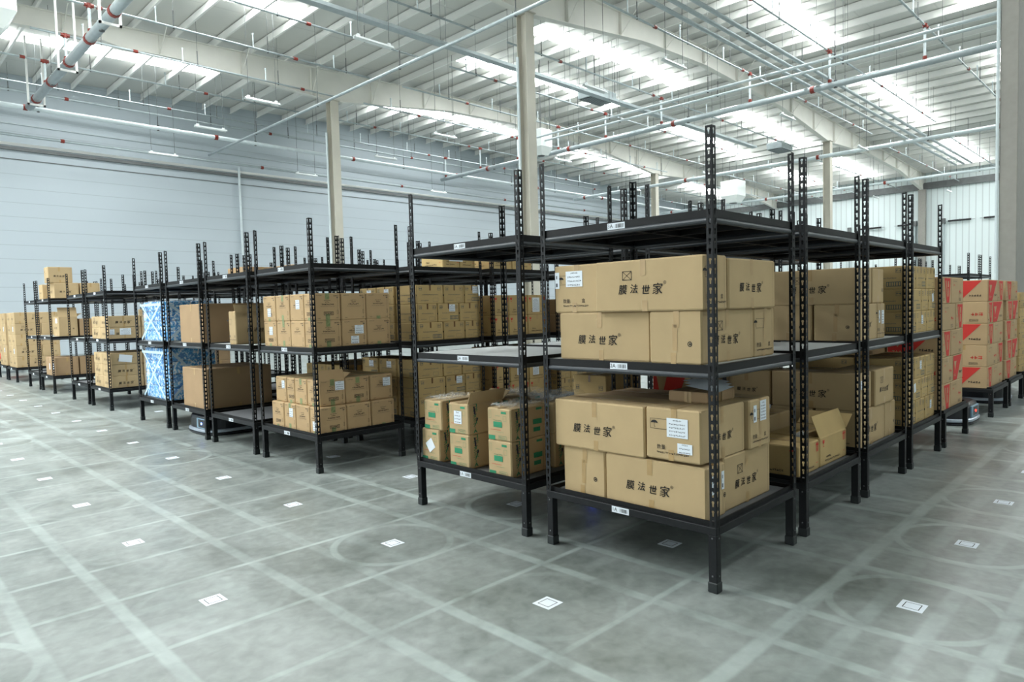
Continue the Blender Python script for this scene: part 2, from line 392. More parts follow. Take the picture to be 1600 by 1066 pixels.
# ------------------------------------------------------------------ cartons
EPS = .0012
class Face:
    """draws flat marks on one face of a carton; u to the right as seen from outside, v up"""
    def __init__(s, mb, face, sx, sy, sz, lift=0):
        s.mb = mb; h = sz/2; e = EPS+lift
        s.o, s.u, s.v, s.w, s.h = {'-x': ((-sx/2-e, 0, h), (0, -1, 0), (0, 0, 1), sy, sz), '+x': ((sx/2+e, 0, h), (0, 1, 0), (0, 0, 1), sy, sz),
            '-y': ((0, -sy/2-e, h), (1, 0, 0), (0, 0, 1), sx, sz), '+y': ((0, sy/2+e, h), (-1, 0, 0), (0, 0, 1), sx, sz),
            'top': ((0, 0, sz+e), (0, -1, 0), (1, 0, 0), sy, sx)}[face]
        s.o, s.u, s.v = Vector(s.o), Vector(s.u), Vector(s.v); s.n = s.u.cross(s.v)
    def poly(s, pts, m, z=0):
        s.mb.add([s.o+s.u*a+s.v*b+s.n*z for a, b in pts], [list(range(len(pts)))], m)
    def rect(s, u, v, w, h, m, z=0, rot=0):
        c, q = math.cos(rot), math.sin(rot)
        s.poly([(u+c*a-q*b, v+q*a+c*b) for a, b in ((-w/2, -h/2), (w/2, -h/2), (w/2, h/2), (-w/2, h/2))], m, z)
    def frame(s, u, v, w, h, t, m, z=0):
        s.rect(u, v+h/2, w+t, t, m, z); s.rect(u, v-h/2, w+t, t, m, z); s.rect(u-w/2, v, t, h, m, z); s.rect(u+w/2, v, t, h, m, z)
    def text(s, t, u, v, size, m, z=0, sh=0, sq=1, rot=0):
        vs, fs = text_polys(t); c, q = math.cos(rot), math.sin(rot)
        P = [((x+sh*y)*size*sq, y*size) for x, y, _ in vs]
        s.mb.add([s.o+s.u*(u+c*a-q*b)+s.v*(v+q*a+c*b)+s.n*z for a, b in P], fs, m)
    def scrib(s, u, v, w, size, m, rnd, z=0):   # a line of print too small to read
        x = u-w/2
        while x < u+w/2-size*.4:
            a = size*rnd.uniform(.5, .95)
            for k in range(2): s.rect(x+a/2, v+size*rnd.uniform(-.35, .35), a, size*rnd.uniform(.12, .24), m, z)
            s.rect(x+a*rnd.uniform(.2, .8), v, size*.16, size*.8, m, z); x += a+size*.2
    def umbrella(s, u, v, r, m):
        pts = [(u+r*math.cos(t), v+r*.75*math.sin(t)) for t in [math.pi*k/10 for k in range(11)]]+[(u+r*.33, v+r*.14), (u, v), (u-r*.33, v+r*.14)]
        s.poly(pts, m); s.rect(u, v-r*.45, r*.09, r*.9, m); s.rect(u+r*.15, v-r*.9, r*.3, r*.09, m)
    def cup(s, u, v, k, m):
        s.poly([(u-.5*k, v+.7*k), (u-.42*k, v+.15*k), (u-.1*k, v-.1*k), (u+.1*k, v-.1*k), (u+.42*k, v+.15*k), (u+.5*k, v+.7*k), (u+.1*k, v+.7*k), (u+.2*k, v+.35*k), (u-.05*k, v+.55*k), (u, v+.7*k)], m)
        s.rect(u, v-.35*k, .12*k, .55*k, m); s.rect(u, v-.65*k, .6*k, .12*k, m)
    def arrow(s, u, v, k, m):
        s.rect(u, v-.15*k, .2*k, .9*k, m); s.poly([(u-.28*k, v+.25*k), (u+.28*k, v+.25*k), (u, v+.75*k)], m)
def logo(F, u, v, k, m='ink'):
    for q, (ch, dv, sc) in enumerate((('膜', .02, .86), ('法', .06, .80), ('世', -.06, .82), ('家', -.02, .98))):
        for o in ((0, 0), (.03, .016)): F.text(ch, u+(q-1.5)*k*1.10+o[0]*k, v+dv*k+o[1]*k, k*sc*.98, m, 0, sh=.12)
    F.text('®', u+2.35*k, v+.5*k, k*.38, m)
def xbox(F, u, v, a, m='ink'):
    F.frame(u, v, a, a*.8, a*.05, m)
    for r in (math.atan(.8), -math.atan(.8)): F.rect(u, v, a*1.25, a*.045, m, 0, r)
def swirl(F, u, v, r, m='ink'):
    pts = [(u+r*math.cos(t), v+r*math.sin(t)) for t in [2*math.pi*k/14 for k in range(14)]]
    for a, b in zip(pts, pts[1:]+pts[:1]): F.poly([a, b, ((b[0]-u)*.7+u, (b[1]-v)*.7+v), ((a[0]-u)*.7+u, (a[1]-v)*.7+v)][::1], m)
    F.poly([(u+r*.5*math.cos(t)+r*.12, v+r*.5*math.sin(t)-r*.1) for t in [2*math.pi*k/8 for k in range(6)]], m)
def waybill(mb, face, dims, u, v, w, h, rnd, rot=0):
    F = Face(mb, face, *dims, lift=.0015); F.rect(u, v, w, h, 'paper', 0, rot)
    if w < .05: 
        F.rect(u-w*.1, v-h*.28, w*.4, h*.22, 'paper_ink', .0004, rot); F.rect(u-w*.1, v+h*.2, w*.25, h*.2, 'paper_ink', .0004, rot); return
    n = max(3, int(h/.02))
    if abs(rot) < .01:
        for k in range(n): F.scrib(u, v+h*(.38-.76*k/(n-1)), w*(.78 if k else .4), h*.5/n, 'paper_ink', rnd, .0004)
KDESC = {'brush': 'brush-lettered tan carton', 'green': 'green-printed carton', 'kraft': 'square kraft carton', 'stamp': 'grey-stamped tan carton',
         'fragile': 'red-goblet tan carton', 'red': 'red-printed carton', 'plain': 'plain brown carton'}
KMAT = {'brush': 'card', 'green': 'card', 'kraft': 'card_kraft', 'stamp': 'card_yellow', 'fragile': 'card_yellow', 'red': 'card_red', 'plain': 'card_brown'}
_mc = {}
def body_mesh(kind, d, opened=False):
    key = ('b', kind, d, opened)
    if key in _mc: return _mc[key]
    sx, sy, sz = d; mb = MB(); m = KMAT[kind]
    mb.box(-sx/2, sx/2, -sy/2, sy/2, 0, sz, m, .0085)
    F = Face(mb, 'top', *d)
    if sx > sy: F.rect(0, 0, .004, sx-.01, 'seam')
    else: F.rect(0, 0, sy-.01, .004, 'seam')
    # lap joint running down one corner
    F = Face(mb, '-y', *d, lift=-.0007); F.rect(sx/2-.03, 0, .0016, sz-.02, 'seam')
    _mc[key] = mb.mesh('carton'); return _mc[key]
def tape_mesh(kind, d, var):
    key = ('t', kind, d, var)
    if key in _mc: return _mc[key]
    sx, sy, sz = d; mb = MB(); tw = .038 if sz > .24 else .03
    m = {'kraft': 'tape_green', 'stamp': 'tape_brown'}.get(kind, 'tape_tan')
    alongx = sx > sy
    F = Face(mb, 'top', *d, lift=.0004)
    if alongx: F.rect(0, 0, tw, sx, m)
    else: F.rect(0, 0, sy, tw, m)
    for f in ('-x', '-y', '+x', '+y'):
        F = Face(mb, f, *d, lift=.0002)
        end = (f[1] == 'x') == alongx
        if kind in ('brush', 'plain'):
            F.rect(.01 if end else -.02, sz/2-.045, tw*.9, .09, m); F.rect(-.01, -sz/2+.03, tw*.9, .06, m)
            if end and var % 2: F.rect(0, 0, tw*.8, sz*.5, m)
        elif kind == 'kraft':
            if (var+(f[1] == 'x')) % 3 == 0: F.rect(0, sz/2-.03, .045, .06, m); F.rect(0, -sz/2+.03, .045, .06, m)
            elif (var+(f[1] == 'x')) % 3 == 1: F.rect(0, -sz/2+.015, .045, .03, m)
        elif kind == 'stamp':
            if end: F.rect(0, sz/2-.03, .022, .06, m)
        elif kind in ('red', 'fragile'):
            if end: F.rect(0, sz/2-.03, tw*.8, .06, 'tape_tan')
    _mc[key] = mb.mesh('tape') if mb.f else None; return _mc[key]
def print_mesh(kind, d, var, far):
    key = ('p', kind, d, var, far)
    if key in _mc: return _mc[key]
    sx, sy, sz = d; mb = MB(); rnd = random.Random(hash((kind, var)) & 0xff if False else var*13+len(kind))
    for f in ('-x', '-y'):
        F = Face(mb, f, *d, lift=.0008); W = F.w; other = sx if f == '-x' else sy; lng = W > other*1.05 or W > .42
        if kind == 'brush':
            if lng:
                k = min(.069, W*.11); logo(F, -W*.06, -sz*.09, k)
                if var % 3 == 1 or (f == '-y' and var % 3 == 2): xbox(F, -W*.18, sz*.20, .06)
            elif (var+(f == '-y')) % 2 == 0:
                F.frame(-.06, sz*.19, .16 if W > .3 else .1, .055, .002, 'ink'); F.umbrella(-.115, sz*.20, .022, 'ink')
                F.text('数量:', -.07, -sz*.26, .028, 'ink'); F.text('盒', .06, -sz*.26, .028, 'ink'); F.scrib(-.0, -sz*.36, .2, .012, 'ink', rnd)
            else: swirl(F, .09, -sz*.12, .014)
        elif kind == 'green':
            if f == '-x':
                F.rect(-.01, .0, .085, .038, 'ink_green'); F.rect(.05, sz*.38, .05, .016, 'ink_green'); F.rect(-.07, -sz*.42, .065, .03, 'ink_green')
                F.frame(.035, -sz*.40, .075, .024, .002, 'ink_green'); F.scrib(.035, -sz*.40, .065, .014, 'ink_green_soft', rnd)
                F.scrib(-.01, .028, .085, .009, 'ink_green', rnd); F.scrib(-.01, sz*.27, .05, .007, 'ink_green_soft', rnd)
                F.frame(-.085, sz*.3, .02, .05, .002, 'ink_green_soft'); F.frame(.06, sz*.2, .03, .035, .002, 'ink_green_soft')
                F.scrib(-.03, -sz*.17, .10, .007, 'ink_red', rnd); F.scrib(.01, -sz*.23, .08, .006, 'ink_green_soft', rnd)
            else:
                s = sz*.95/9; uc = -W/2+.062
                for q, ch in enumerate('コンディショナーA'):
                    v = sz*.44-q*s
                    if ch == 'ー': F.rect(uc, v, s*.16, s*.85, 'ink_green')
                    else:
                        for o in (0, .002, .004): F.text(ch, uc+o, v, s*1.4, 'ink_green', 0, 0, 1.55)
                F.rect(uc-.004, sz*.28, .013, sz*.26, 'ink_navy', .0006, .14); F.rect(uc+.02, -sz*.02, .014, .022, 'ink_navy', .0006, -.4)
                F.rect(W*.25, -.0, .09, .036, 'ink_green'); F.rect(W*.23, -.055, .07, .03, 'ink_green'); F.rect(W*.30, sz*.4, .06, .016, 'ink_green')
        elif kind == 'kraft':
            for q, (v, ww, s) in enumerate(((.055, .07, .010), (.038, .045, .013), (.018, .12, .016), (-.002, .15, .007))): F.scrib(0, v+.005, ww, s, 'ink_soft' if q in (0, 3) else 'ink', rnd)
            F.scrib(-W*.3, sz*.42, .06, .010, 'ink_soft', rnd); F.scrib(W*.33, sz*.40, .05, .014, 'ink', rnd); F.rect(W*.38, sz*.33, .02, .01, 'ink_soft')
            F.frame(W*.38, -sz*.2, .012, .035, .002, 'ink'); F.scrib(-W*.32, -sz*.42, .03, .008, 'ink', rnd); F.scrib(W*.36, -sz*.42, .03, .008, 'ink', rnd)
            if var % 3 == 0: F.frame(.01, -sz*.25, .10, .028, .004, 'ink'); F.scrib(.01, -sz*.25, .085, .018, 'ink', rnd)
        elif kind == 'stamp':
            F.frame(-W*.36, sz*.30, .035, .035, .003, 'ink_grey'); F.scrib(-W*.36, sz*.30, .03, .02, 'ink_grey', rnd)
            F.frame(W*.34, sz*.30, .04, .035, .003, 'ink_grey'); F.scrib(W*.34, sz*.3, .035, .02, 'ink_grey', rnd)
            F.scrib(0, -sz*.02, W*.6, .012, 'ink_grey', rnd); F.scrib(-W*.2, -sz*.33, W*.3, .009, 'ink_grey', rnd)
            if lng or var % 3 == 0:
                F.rect(W*.25, -sz*.28, .12, .042, 'ink_grey')
                for q in range(6): F.rect(W*.25-.048+q*.019, -sz*.28, .012, .030, 'card_yellow', .0003)
            else: F.frame(W*.2, -sz*.3, .07, .04, .002, 'ink_grey')
            F.rect(.49*W, -.01, .008, .018, 'ink', .0002)
        elif kind == 'fragile':
            F.cup(-W*.38, sz*.27, .035, 'ink_red'); F.arrow(W*.36, sz*.27, .05, 'ink_red'); F.arrow(W*.42, sz*.27, .05, 'ink_red')
            F.scrib(-W*.05, -sz*.34, W*.55, .016, 'ink', rnd); F.scrib(-W*.2, -sz*.22, W*.16, .02, 'ink', rnd); F.scrib(W*.38, -sz*.25, .03, .01, 'ink_red', rnd)
        elif kind == 'red':
            if lng:
                if var % 2 == 0:
                    h = sz/2-.008
                    F.poly([(-W/2+.01, h), (-W/2+.01, -h), (-W*.12, -h), (W*.36, h)], 'ink_red')
                    F.poly([(-W*.40, h*.55), (-W*.16, h*.55), (-W*.30, -h*.25)], 'card_red', .0004)
                    F.scrib(W*.22, -h*.45, W*.25, .03, 'ink', rnd, .0004); F.scrib(-W*.3, -h*.6, W*.2, .03, 'card_red', rnd, .0004)
                else:
                    F.scrib(W*.25, -.02, W*.22, .05, 'ink_red', rnd); F.scrib(-W*.2, sz*.35, W*.3, .012, 'ink_soft', rnd); F.frame(W*.2, -sz*.35, .09, .025, .003, 'ink'); F.scrib(W*.2, -sz*.35, .08, .015, 'ink', rnd)
                    F.scrib(-W*.28, sz*.2, W*.12, .02, 'ink_red', rnd)
            else:
                h = sz/2-.012; s = W/.35
                F.poly([(-.12*s, h), (.13*s, h), (.085*s, -h), (-.02*s, -h)], 'ink_red')
                F.poly([(-.075*s, h*.8), (-.04*s, h*.8), (-.0*s, -h*.55), (-.01*s, -h*.55)], 'card_red', .0004)
                F.poly([(.015*s, h*.75), (.06*s, h*.75), (.05*s, -h*.5), (.02*s, -h*.5)], 'card_red', .0004)
                F.scrib(.037*s, h*.1, .03, .05, 'ink_red', rnd, .0008); F.scrib(-.13*s, -h*.75, .04, .03, 'ink', rnd); F.scrib(-.13*s, 0, .04, .03, 'ink_red', rnd)
    _mc[key] = mb.mesh('printing') if mb.f else None; return _mc[key]
CARTONS = []
def carton(rk, lv, kind, x0, x1, y0, y1, z0, z1, var=0, bills=(), jit=1, far=False, desc=None, noprint=False, flaps=False):
    cx, cy = rc(*rk); d = (round(x1-x0-.008, 3), round(y1-y0-.008, 3), round(z1-z0-.001, 3))
    loc = (cx+(x0+x1)/2, cy+(y0+y1)/2, z0)
    o = link('carton', body_mesh(kind, d), None, loc)
    if jit: o.rotation_euler[2] = random.uniform(-.006, .006)*jit; o.location.x += random.uniform(-.0015, .0015); o.location.y += random.uniform(-.0015, .0015)
    t = tape_mesh(kind, d, var % 3)
    if t: link('tape', t, o)
    if not noprint:
        p = print_mesh(kind, d, var, far)
        if p: link('printing', p, o)
    for (f, u, v, w_, h_, *r) in bills:
        mb = MB(); waybill(mb, f, d, u, v, w_, h_, random.Random(len(CARTONS)), r[0] if r else 0)
        tag(link('waybill', mb.mesh('waybill'), o), 'white paper waybill')
    if flaps:
        mb = MB(); sx, sy, sz = d; t = .004
        def flap(p, q, n_, ang, ln):
            p, q, n_ = Vector(p), Vector(q), Vector(n_); up = (n_*math.cos(ang)+Vector((0, 0, 1))*math.sin(ang))*ln; k = n_.cross((q-p).normalized())
            e = up.cross(q-p).normalized()*t
            mb.add([p, q, q+up, p+up, p+e, q+e, q+up+e, p+up+e], [(0, 1, 2, 3), (7, 6, 5, 4), (0, 4, 5, 1), (1, 5, 6, 2), (2, 6, 7, 3), (3, 7, 4, 0)], KMAT[kind])
        z = sz+.001
        flap((-sx/2, -sy/2+.004, z), (sx/2, -sy/2+.004, z), (0, -1, 0) if flaps == 2 else (0, 1, 0), 1.2, sy*.42)
        flap((sx/2-.004, -sy/2, z), (sx/2-.004, sy/2, z), (1, 0, 0), .6, sx*.3)
        link('flap', mb.mesh('flap'), o)
    CARTONS.append((o, rk, lv, kind, z0, loc, desc)); return o
def row(rk, lv, kind, xb, yb, zb, var=0, bills={}, far=False, skip=None, **kw):
    n = 0
    for c in range(len(zb)-1):
        for a in range(len(xb)-1):
            for b in range(len(yb)-1):
                if skip and skip(a, b, c): continue
                carton(rk, lv, kind, xb[a], xb[a+1], yb[b], yb[b+1], zb[c], zb[c+1], var+(a*2+b+c*3) % 3, bills.get((a, b, c), ()), far=far, **kw); n += 1
A = (1, 0)
# nearest rack, middle shelf
carton(A, 2, 'brush', -.46, -.12, -.184, .487, Z2, 1.472, 0)
carton(A, 2, 'brush', -.49, .095, -.518, -.19, Z2, 1.472, 1)
carton(A, 2, 'brush', .10, .37, -.518, .10, Z2, 1.472, 1)
carton(A, 2, 'brush', -.11, .09, -.18, .45, Z2, 1.472, 0)
carton(A, 2, 'brush', -.46, .16, .177, .525, 1.473, 1.762, 0, [('-x', -.01, .06, .13, .095), ('-x', -.145, .055, .035, .10)])
carton(A, 2, 'brush', -.50, -.25, -.54, .170, 1.473, 1.760, 1)
carton(A, 2, 'brush', -.24, .345, -.54, -.22, 1.473, 1.750, 0)
# nearest rack, base shelf
carton(A, 1, 'brush', -.45, .12, .157, .49, Z1-.003, .642, 1)
carton(A, 1, 'brush', -.46, -.245, -.515, .153, Z1-.003, .640, 0, [('-y', -.03, .04, .035, .10), ('-y', .07, .05, .03, .10)])
carton(A, 1, 'brush', -.24, .345, -.50, -.16, Z1-.003, .655, 2)
carton(A, 1, 'brush', -.47, -.12, -.140, .537, .643, .935, 0)
carton(A, 1, 'brush', -.475, .02, -.497, -.147, .656, .942, 0, [('-x', .03, .04, .13, .105), ('-x', .075, -.068, .09, .055)])
carton(A, 1, 'brush', .03, .305, -.52, -.17, .656, .942, 1, [('-y', -.07, .06, .04, .10), ('-y', .035, .07, .08, .12)])
carton(A, 1, 'plain', -.10, .31, -.13, .50, Z1, .93, 0, noprint=True)
carton(A, 1, 'plain', -.22, .10, -.40, -.13, .943, 1.005, 0, noprint=True, desc='low flat brown carton lying on top of lettered cartons, nearest rack')
# green cartons, second rack
B = (1, 1)
for c, (z0, z1) in enumerate(((Z1-.003, .600), (.601, .825))):
    for a, (y0, y1) in enumerate(((-.42, -.18), (.01, .24), (.355, .59))):
        if a == 2 : y0, y1 = y0-.02*0, y1-.012
        sh = .04 if (c == 1 and a == 2) else 0
        bl = []
        if c == 0 and a == 2: bl = [('-x', .0, .0, .085, .085, .62)]
        if c == 1 and a == 1: bl = [('-x', -.005, .01, .085, .095)]
        carton(B, 1, 'green', -.46, -.10, y0-sh, y1-sh, z0, z1, 0, bl, flaps=(2 if (c == 1 and a == 1) else False))
        carton(B, 1, 'green', -.04, .33, y0-sh-.02, y1-sh-.02, z0, z1, 0)
# second right-aisle rack
C = (2, 0)
carton(C, 1, 'fragile', -.41, -.06, -.51, -.16, Z1-.003, .555, 1, desc='small tan carton with red arrows beside opened carton, second right-aisle rack')
o = carton(C, 1, 'fragile', -.05, .51-.05, -.51, -.14, Z1-.003, .56, 2, [('-x', .05, .10, .07, .07, .5)], flaps=1, desc='opened tan carton with raised torn flap, second right-aisle rack')
carton(C, 1, 'plain', -.40, -.06, -.10, .36, Z1, .80, 1)
carton(C, 1, 'brush', .0, .44, -.10, .50, Z1, .66, 0)
# third right-aisle rack
D3 = (3, 0)
carton(D3, 2, 'brush', -.46, -.12, -.505, .17, 1.473, 1.752, 1); carton(D3, 2, 'brush', -.11, .165, -.51, .15, 1.473, 1.752, 2)
carton(D3, 2, 'brush', -.46, -.12, .18, .56, 1.473, 1.76, 0)
carton(D3, 2, 'brush', -.46, -.02, -.515, -.175, Z2, 1.472, 1); carton(D3, 2, 'brush', -.01, .18, -.515, -.175, Z2, 1.472, 1, [('-y', .03, .03, .06, .11), ('-y', -.05, .035, .03, .10)])
carton(D3, 2, 'brush', -.46, .1, -.165, .19, Z2, 1.472, 1); carton(D3, 2, 'brush', -.46, .1, .2, .55, Z2, 1.472, 0)
carton(D3, 1, 'brush', -.46, -.12, -.505, .17, .645, .935, 0, [('-y', -.06, .05, .05, .07)]); carton(D3, 1, 'brush', -.11, .37, -.53, -.2, .645, .935, 1)
carton(D3, 1, 'brush', -.46, -.12, .18, .56, .645, .93, 0)
carton(D3, 1, 'brush', -.46, .17, -.515, -.18, Z1-.003, .644, 0, [('-x', -.04, -.08, .07, .07)]); carton(D3, 1, 'brush', .18, .46, -.515, -.05, Z1-.003, .644, 0)
carton(D3, 1, 'brush', -.46, .1, -.17, .18, Z1, .644, 1)
# fourth right-aisle rack, three tiers of stamped cartons on each shelf
D4 = (4, 0)
for (lv, zs, xs) in ((2, (Z2, 1.385, 1.590, 1.795), ((-.44, -.17, .20, .55-.06), (-.44, .02, .26, .49), (-.44, -.17, .17, .49))), (1, (Z1-.003, .57, .765, .965), ((-.44, -.16, .14, .49), (-.44, .02, .25, .49), (-.44, -.20, .15, .49)))):
    for c in range(3):
        for a in range(3):
            bl = []
            if (a + c*2 + lv) % 3 == 0: bl = [('-y', .02, .02, .06, .08, .2 if c == 1 else 0)]
            carton(D4, lv, 'stamp', xs[c][a], xs[c][a+1], -.535, -.10, zs[c], zs[c+1], (a+c) % 3, bl)
        carton(D4, lv, 'stamp', -.44, -.05, -.095, .46, zs[c], zs[c+1], c)
# red cartons on low stands
def redstack(rk, xb_list, y0, y1, zt=5, backs=True):
    h = .272
    for c in range(zt):
        xb = xb_list[c % len(xb_list)]
        for a in range(len(xb)-1): carton(rk, 1, 'red', xb[a], xb[a+1], y0, -.03, Z1-.003+c*h, Z1-.003+(c+1)*h, (a+c) % 2)
        carton(rk, 1, 'red', xb[0], xb[0]+.35, -.02, .55, Z1-.003+c*h, Z1-.003+(c+1)*h, (c+1) % 2)
redstack((5, 0), [(-.44, -.10, .43), (-.44, .0, .43), (-.44, -.10, .43), (-.44, .1, .43)], -.55, .5)
redstack((7, 0), [(-.49, -.2, .49), (-.49, .12, .49), (-.49, -.15, .49)], -.53, .5)
redstack((8, 0), [(-.49, -.08, .38), (-.42, .0, .45)], -.53, .5)
row((9, 0), 1, 'stamp', (-.48, -.1, .4), (-.52, 0, .5), [Z1-.003+k*.24 for k in range(6)], skip=lambda a, b, c: b == 1 and a == 1)
# kraft cartons, corner rack across the empty bay
K = (1, 3)
yb2 = (-.545, -.345, -.06, .24, .53)
kb = {(0, 3, 0): [('-x', .02, .03, .075, .085)], (0, 3, 1): [('-x', .0, -.04, .075, .085)], (0, 1, 1): [('-x', .02, .03, .075, .09)], (1, 0, 0): [('-y', .05, .03, .1, .085), ('-y', 0, -.07, .09, .075)]}
row(K, 2, 'kraft', (-.455, -.165, .12, .405), yb2, (Z2, 1.445, 1.705), 0, kb, skip=lambda a, b, c: a > 0 and b > 0)
yb1 = (-.555, -.36, -.08, .17, .44)
row(K, 1, 'kraft', (-.45, -.15, .13, .41), yb1, (Z1-.003, .615), 0, {(0, 2, 0): [('-x', .03, .04, .075, .09)], (0, 0, 0): [('-x', .0, -.05, .08, .09)]}, skip=lambda a, b, c: a > 0 and b > 0)
row(K, 1, 'kraft', (-.42, -.13, .15, .43), (-.51, -.27, -.02, .15, .39), (.617, .872), 1, {(0, 3, 0): [('-x', .05, .05, .06, .08)], (2, 0, 0): [('-y', .06, .05, .09, .085)]}, skip=lambda a, b, c: a == 0 and b == 0)
carton(K, 1, 'kraft', -.42, -.13, -.51, -.272, .617, .872, 0, [('-y', .08, .06, .1, .085)], flaps=1, desc='square kraft carton with lifted lid flap, corner rack across bay')
# stamped cartons on the rack behind it
R23 = (2, 3)
for lv, zs, T in ((2, (Z2, 1.385, 1.587, 1.79), ((-.41, -.055, .26, .55-.06), (-.41, -.13, .18, .49), (-.41, -.04, .265, .49))), (1, (Z1-.003, .575, .78, .985), ((-.43, -.06, .24, .49), (-.43, -.05, .24, .49), (-.43, -.08, .2, .49)))):
    for c in range(3):
        for a in range(3):
            bl = [('-y', .05, .05, .085, .08)] if (a, c) in ((2, 2), (1, 1)) else []
            carton(R23, lv, 'stamp', T[c][a], T[c][a+1], -.55, -.16, zs[c], zs[c+1], (2*a+c) % 3, bl)
        for q in range(2): carton(R23, lv, 'stamp', -.43, -.02, -.155+q*.35, .19+q*.35, zs[c], zs[c+1], (c+q) % 3, [('-x', .03, .04, .09, .07)] if c == 2 else [])
row(R23, 3, 'fragile', (.0, .25, .49), (-.5, -.1), (Z3, Z3+.24), 0, {(0, 0, 0): [('-y', .07, .03, .2, .15)]})
R33 = (3, 3)
row(R33, 2, 'fragile', (-.43, -.18, .15, .49), (-.54, -.1), (Z2, 1.43, 1.675), 0, {(2, 0, 1): [('-y', -.02, .0, .13, .18)]}, noprint=False)
row(R33, 1, 'fragile', (-.43, -.18, .15, .49), (-.54, -.1), (Z1-.003, .62, .87, 1.05), 1, {(2, 0, 1): [('-y', -.05, .0, .11, .15)], (1, 0, 1): [('-y', 0, 0, .1, .1)]})
row(R33, 3, 'fragile', (-.45, -.1, .25), (-.54, -.1), (Z3, Z3+.26), 0)
row((4, 3), 1, 'stamp', (-.46, -.2, .05, .3, .49), (-.54, -.1), (Z1, .57, .77, .97), 1, {(2, 0, 1): [('-y', 0, 0, .08, .08)]}, skip=lambda a, b, c: c == 2 and a > 1)
row((4, 3), 2, 'plain', (-.46, -.1, .3), (-.54, -.1), (Z2, 1.42, 1.62), 0)
row((2, 4), 1, 'stamp', (-.44, 0, .4), (-.5, 0, .5), (Z1, .62, .87), 0)
row((2, 4), 2, 'brush', (-.44, 0, .44), (-.5, 0, .5), (Z2, 1.46), 0)
# behind the nearest racks
carton((3, 1), 1, 'red', -.46, -.14, -.5, -.02, Z1, .98, 0); carton((3, 1), 1, 'brush', -.12, .46, -.5, -.15, Z1, .97, 1, [('-y', -.2, .2, .09, .09), ('-y', .05, .15, .14, .12)])
carton((2, 1), 1, 'stamp', .0, .44, -.5, -.1, Z1, .72, 1); carton((2, 1), 1, 'stamp', -.1, .44, -.08, .3, Z1, .9, 1)
carton((3, 1), 2, 'plain', -.46, .1, -.5, .2, Z2, 1.80, 0); carton((4, 1), 2, 'brush', -.46, .2, -.5, -.1, Z2, 1.62, 1); carton((3, 1), 2, 'brush', .12, .46, -.5, .1, Z2, 1.50, 0)
# open and large cartons, fourth and fifth left-aisle racks
carton((1, 4), 2, 'brush', -.46, .15, -.13, .06, Z2, 1.565, 0, flaps=1, desc='tall narrow open carton beside larger one, fourth left-aisle rack middle shelf')
carton((1, 4), 2, 'plain', .17, .45, -.3, .5, Z2, 1.5, 0, noprint=True)
carton((1, 5), 2, 'plain', -.44, .40, -.50, .30, Z2, 1.675, 0, noprint=True, desc='large plain brown carton on middle shelf, fifth left-aisle rack')
carton((1, 5), 1, 'plain', -.44, .40, -.52, .31, Z1-.003, .865, 0, noprint=True, desc='largest plain brown carton, resting over robot, fifth left-aisle rack')
# small-tier cartons, seventh left-aisle rack
H_ = (1, 8)
row(H_, 2, 'brush', (-.45, .05, .45), (-.55+.02, -.4+.35, .50), (Z2, 1.38, 1.57), 0, {(0, 0, 0): [('-y', .0, .02, .17, .11), ('-y', -.2, .02, .07, .09)], (0, 0, 1): [('-x', .1, 0, .05, .13)]}, far=True)
row(H_, 1, 'brush', (-.45, .05, .45), (-.53, -.05, .48), (Z1, .56, .755, .95), 0, {(0, 0, 2): [('-y', -.02, .0, .2, .12, -.15)]}, far=True)
row((2, 8), 2, 'stamp', (-.4, 0, .4), (-.5, 0), (Z2, 1.42, 1.65), 0, far=True)
row((2, 8), 1, 'plain', (-.4, 0, .4), (-.5, 0), (Z1, .7, 1.0), 0, far=True)
row((2, 9), 2, 'brush', (-.46, -.05, .4), (-.5, 0, .5), (Z2, 1.45, 1.7), 0, {(0, 0, 1): [('-y', 0, 0, .12, .1)]}, far=True)
row((2, 9), 1, 'stamp', (-.46, 0, .4), (-.5, 0), (Z1, .65, .93), 0, far=True)
# ninth left-aisle rack with cartons on its very top
J_ = (1, 11)
carton(J_, 3, 'brush', -.46, -.27, .15, .5, Z3, 2.30, 0); carton(J_, 3, 'brush', -.37, .08, -.5, .1, Z3, 2.31, 0); carton(J_, 3, 'brush', .10, .48, -.5, .0, Z3, 2.31, 0)
carton(J_, 3, 'brush', -.46, -.02, -.48, -.1, 2.312, 2.64, 0, desc='brush-lettered tan carton at very top of pile above ninth left-aisle rack')
carton(J_, 2, 'brush', -.33, .02, -.5, .0, Z2, 1.60, 0, [('-x', .05, .12, .16, .1)], flaps=1); carton(J_, 1, 'plain', -.45, -.01, -.52, .3, Z1, .745, 0, [('-x', .3, .0, .08, .14), ('-x', -.05, 0, .08, .13)], noprint=True)
carton(J_, 1, 'plain', .01, .42, -.5, .0, Z1, .74, 1, noprint=True); carton(J_, 2, 'plain', .05, .42, -.5, 0, Z2, 1.55, 1, noprint=True)
for rk in ((1, 14), (1, 15)):
    for c in range(5):
        xb = (-.46, .1, .57) if c % 2 else (-.46, -.2, .3, .57)
        for a in range(len(xb)-1): carton(rk, 1, 'brush', xb[a], min(xb[a+1], .49), -.5, -.02, Z1+c*.28, Z1+(c+1)*.28, (a+c) % 2, [('-x', .0, 0, .1, .12)] if (a == 0 and c in (1, 3)) else [], far=True)
        carton(rk, 1, 'brush', -.46, -.1, 0, .5, Z1+c*.28, Z1+(c+1)*.28, 1, far=True)
row((1, 17), 1, 'red', (-.46, 0, .46), (-.5, 0, .5), [Z1+k*.272 for k in range(6)], 0, far=True, skip=lambda a, b, c: a == 1 and b == 1)
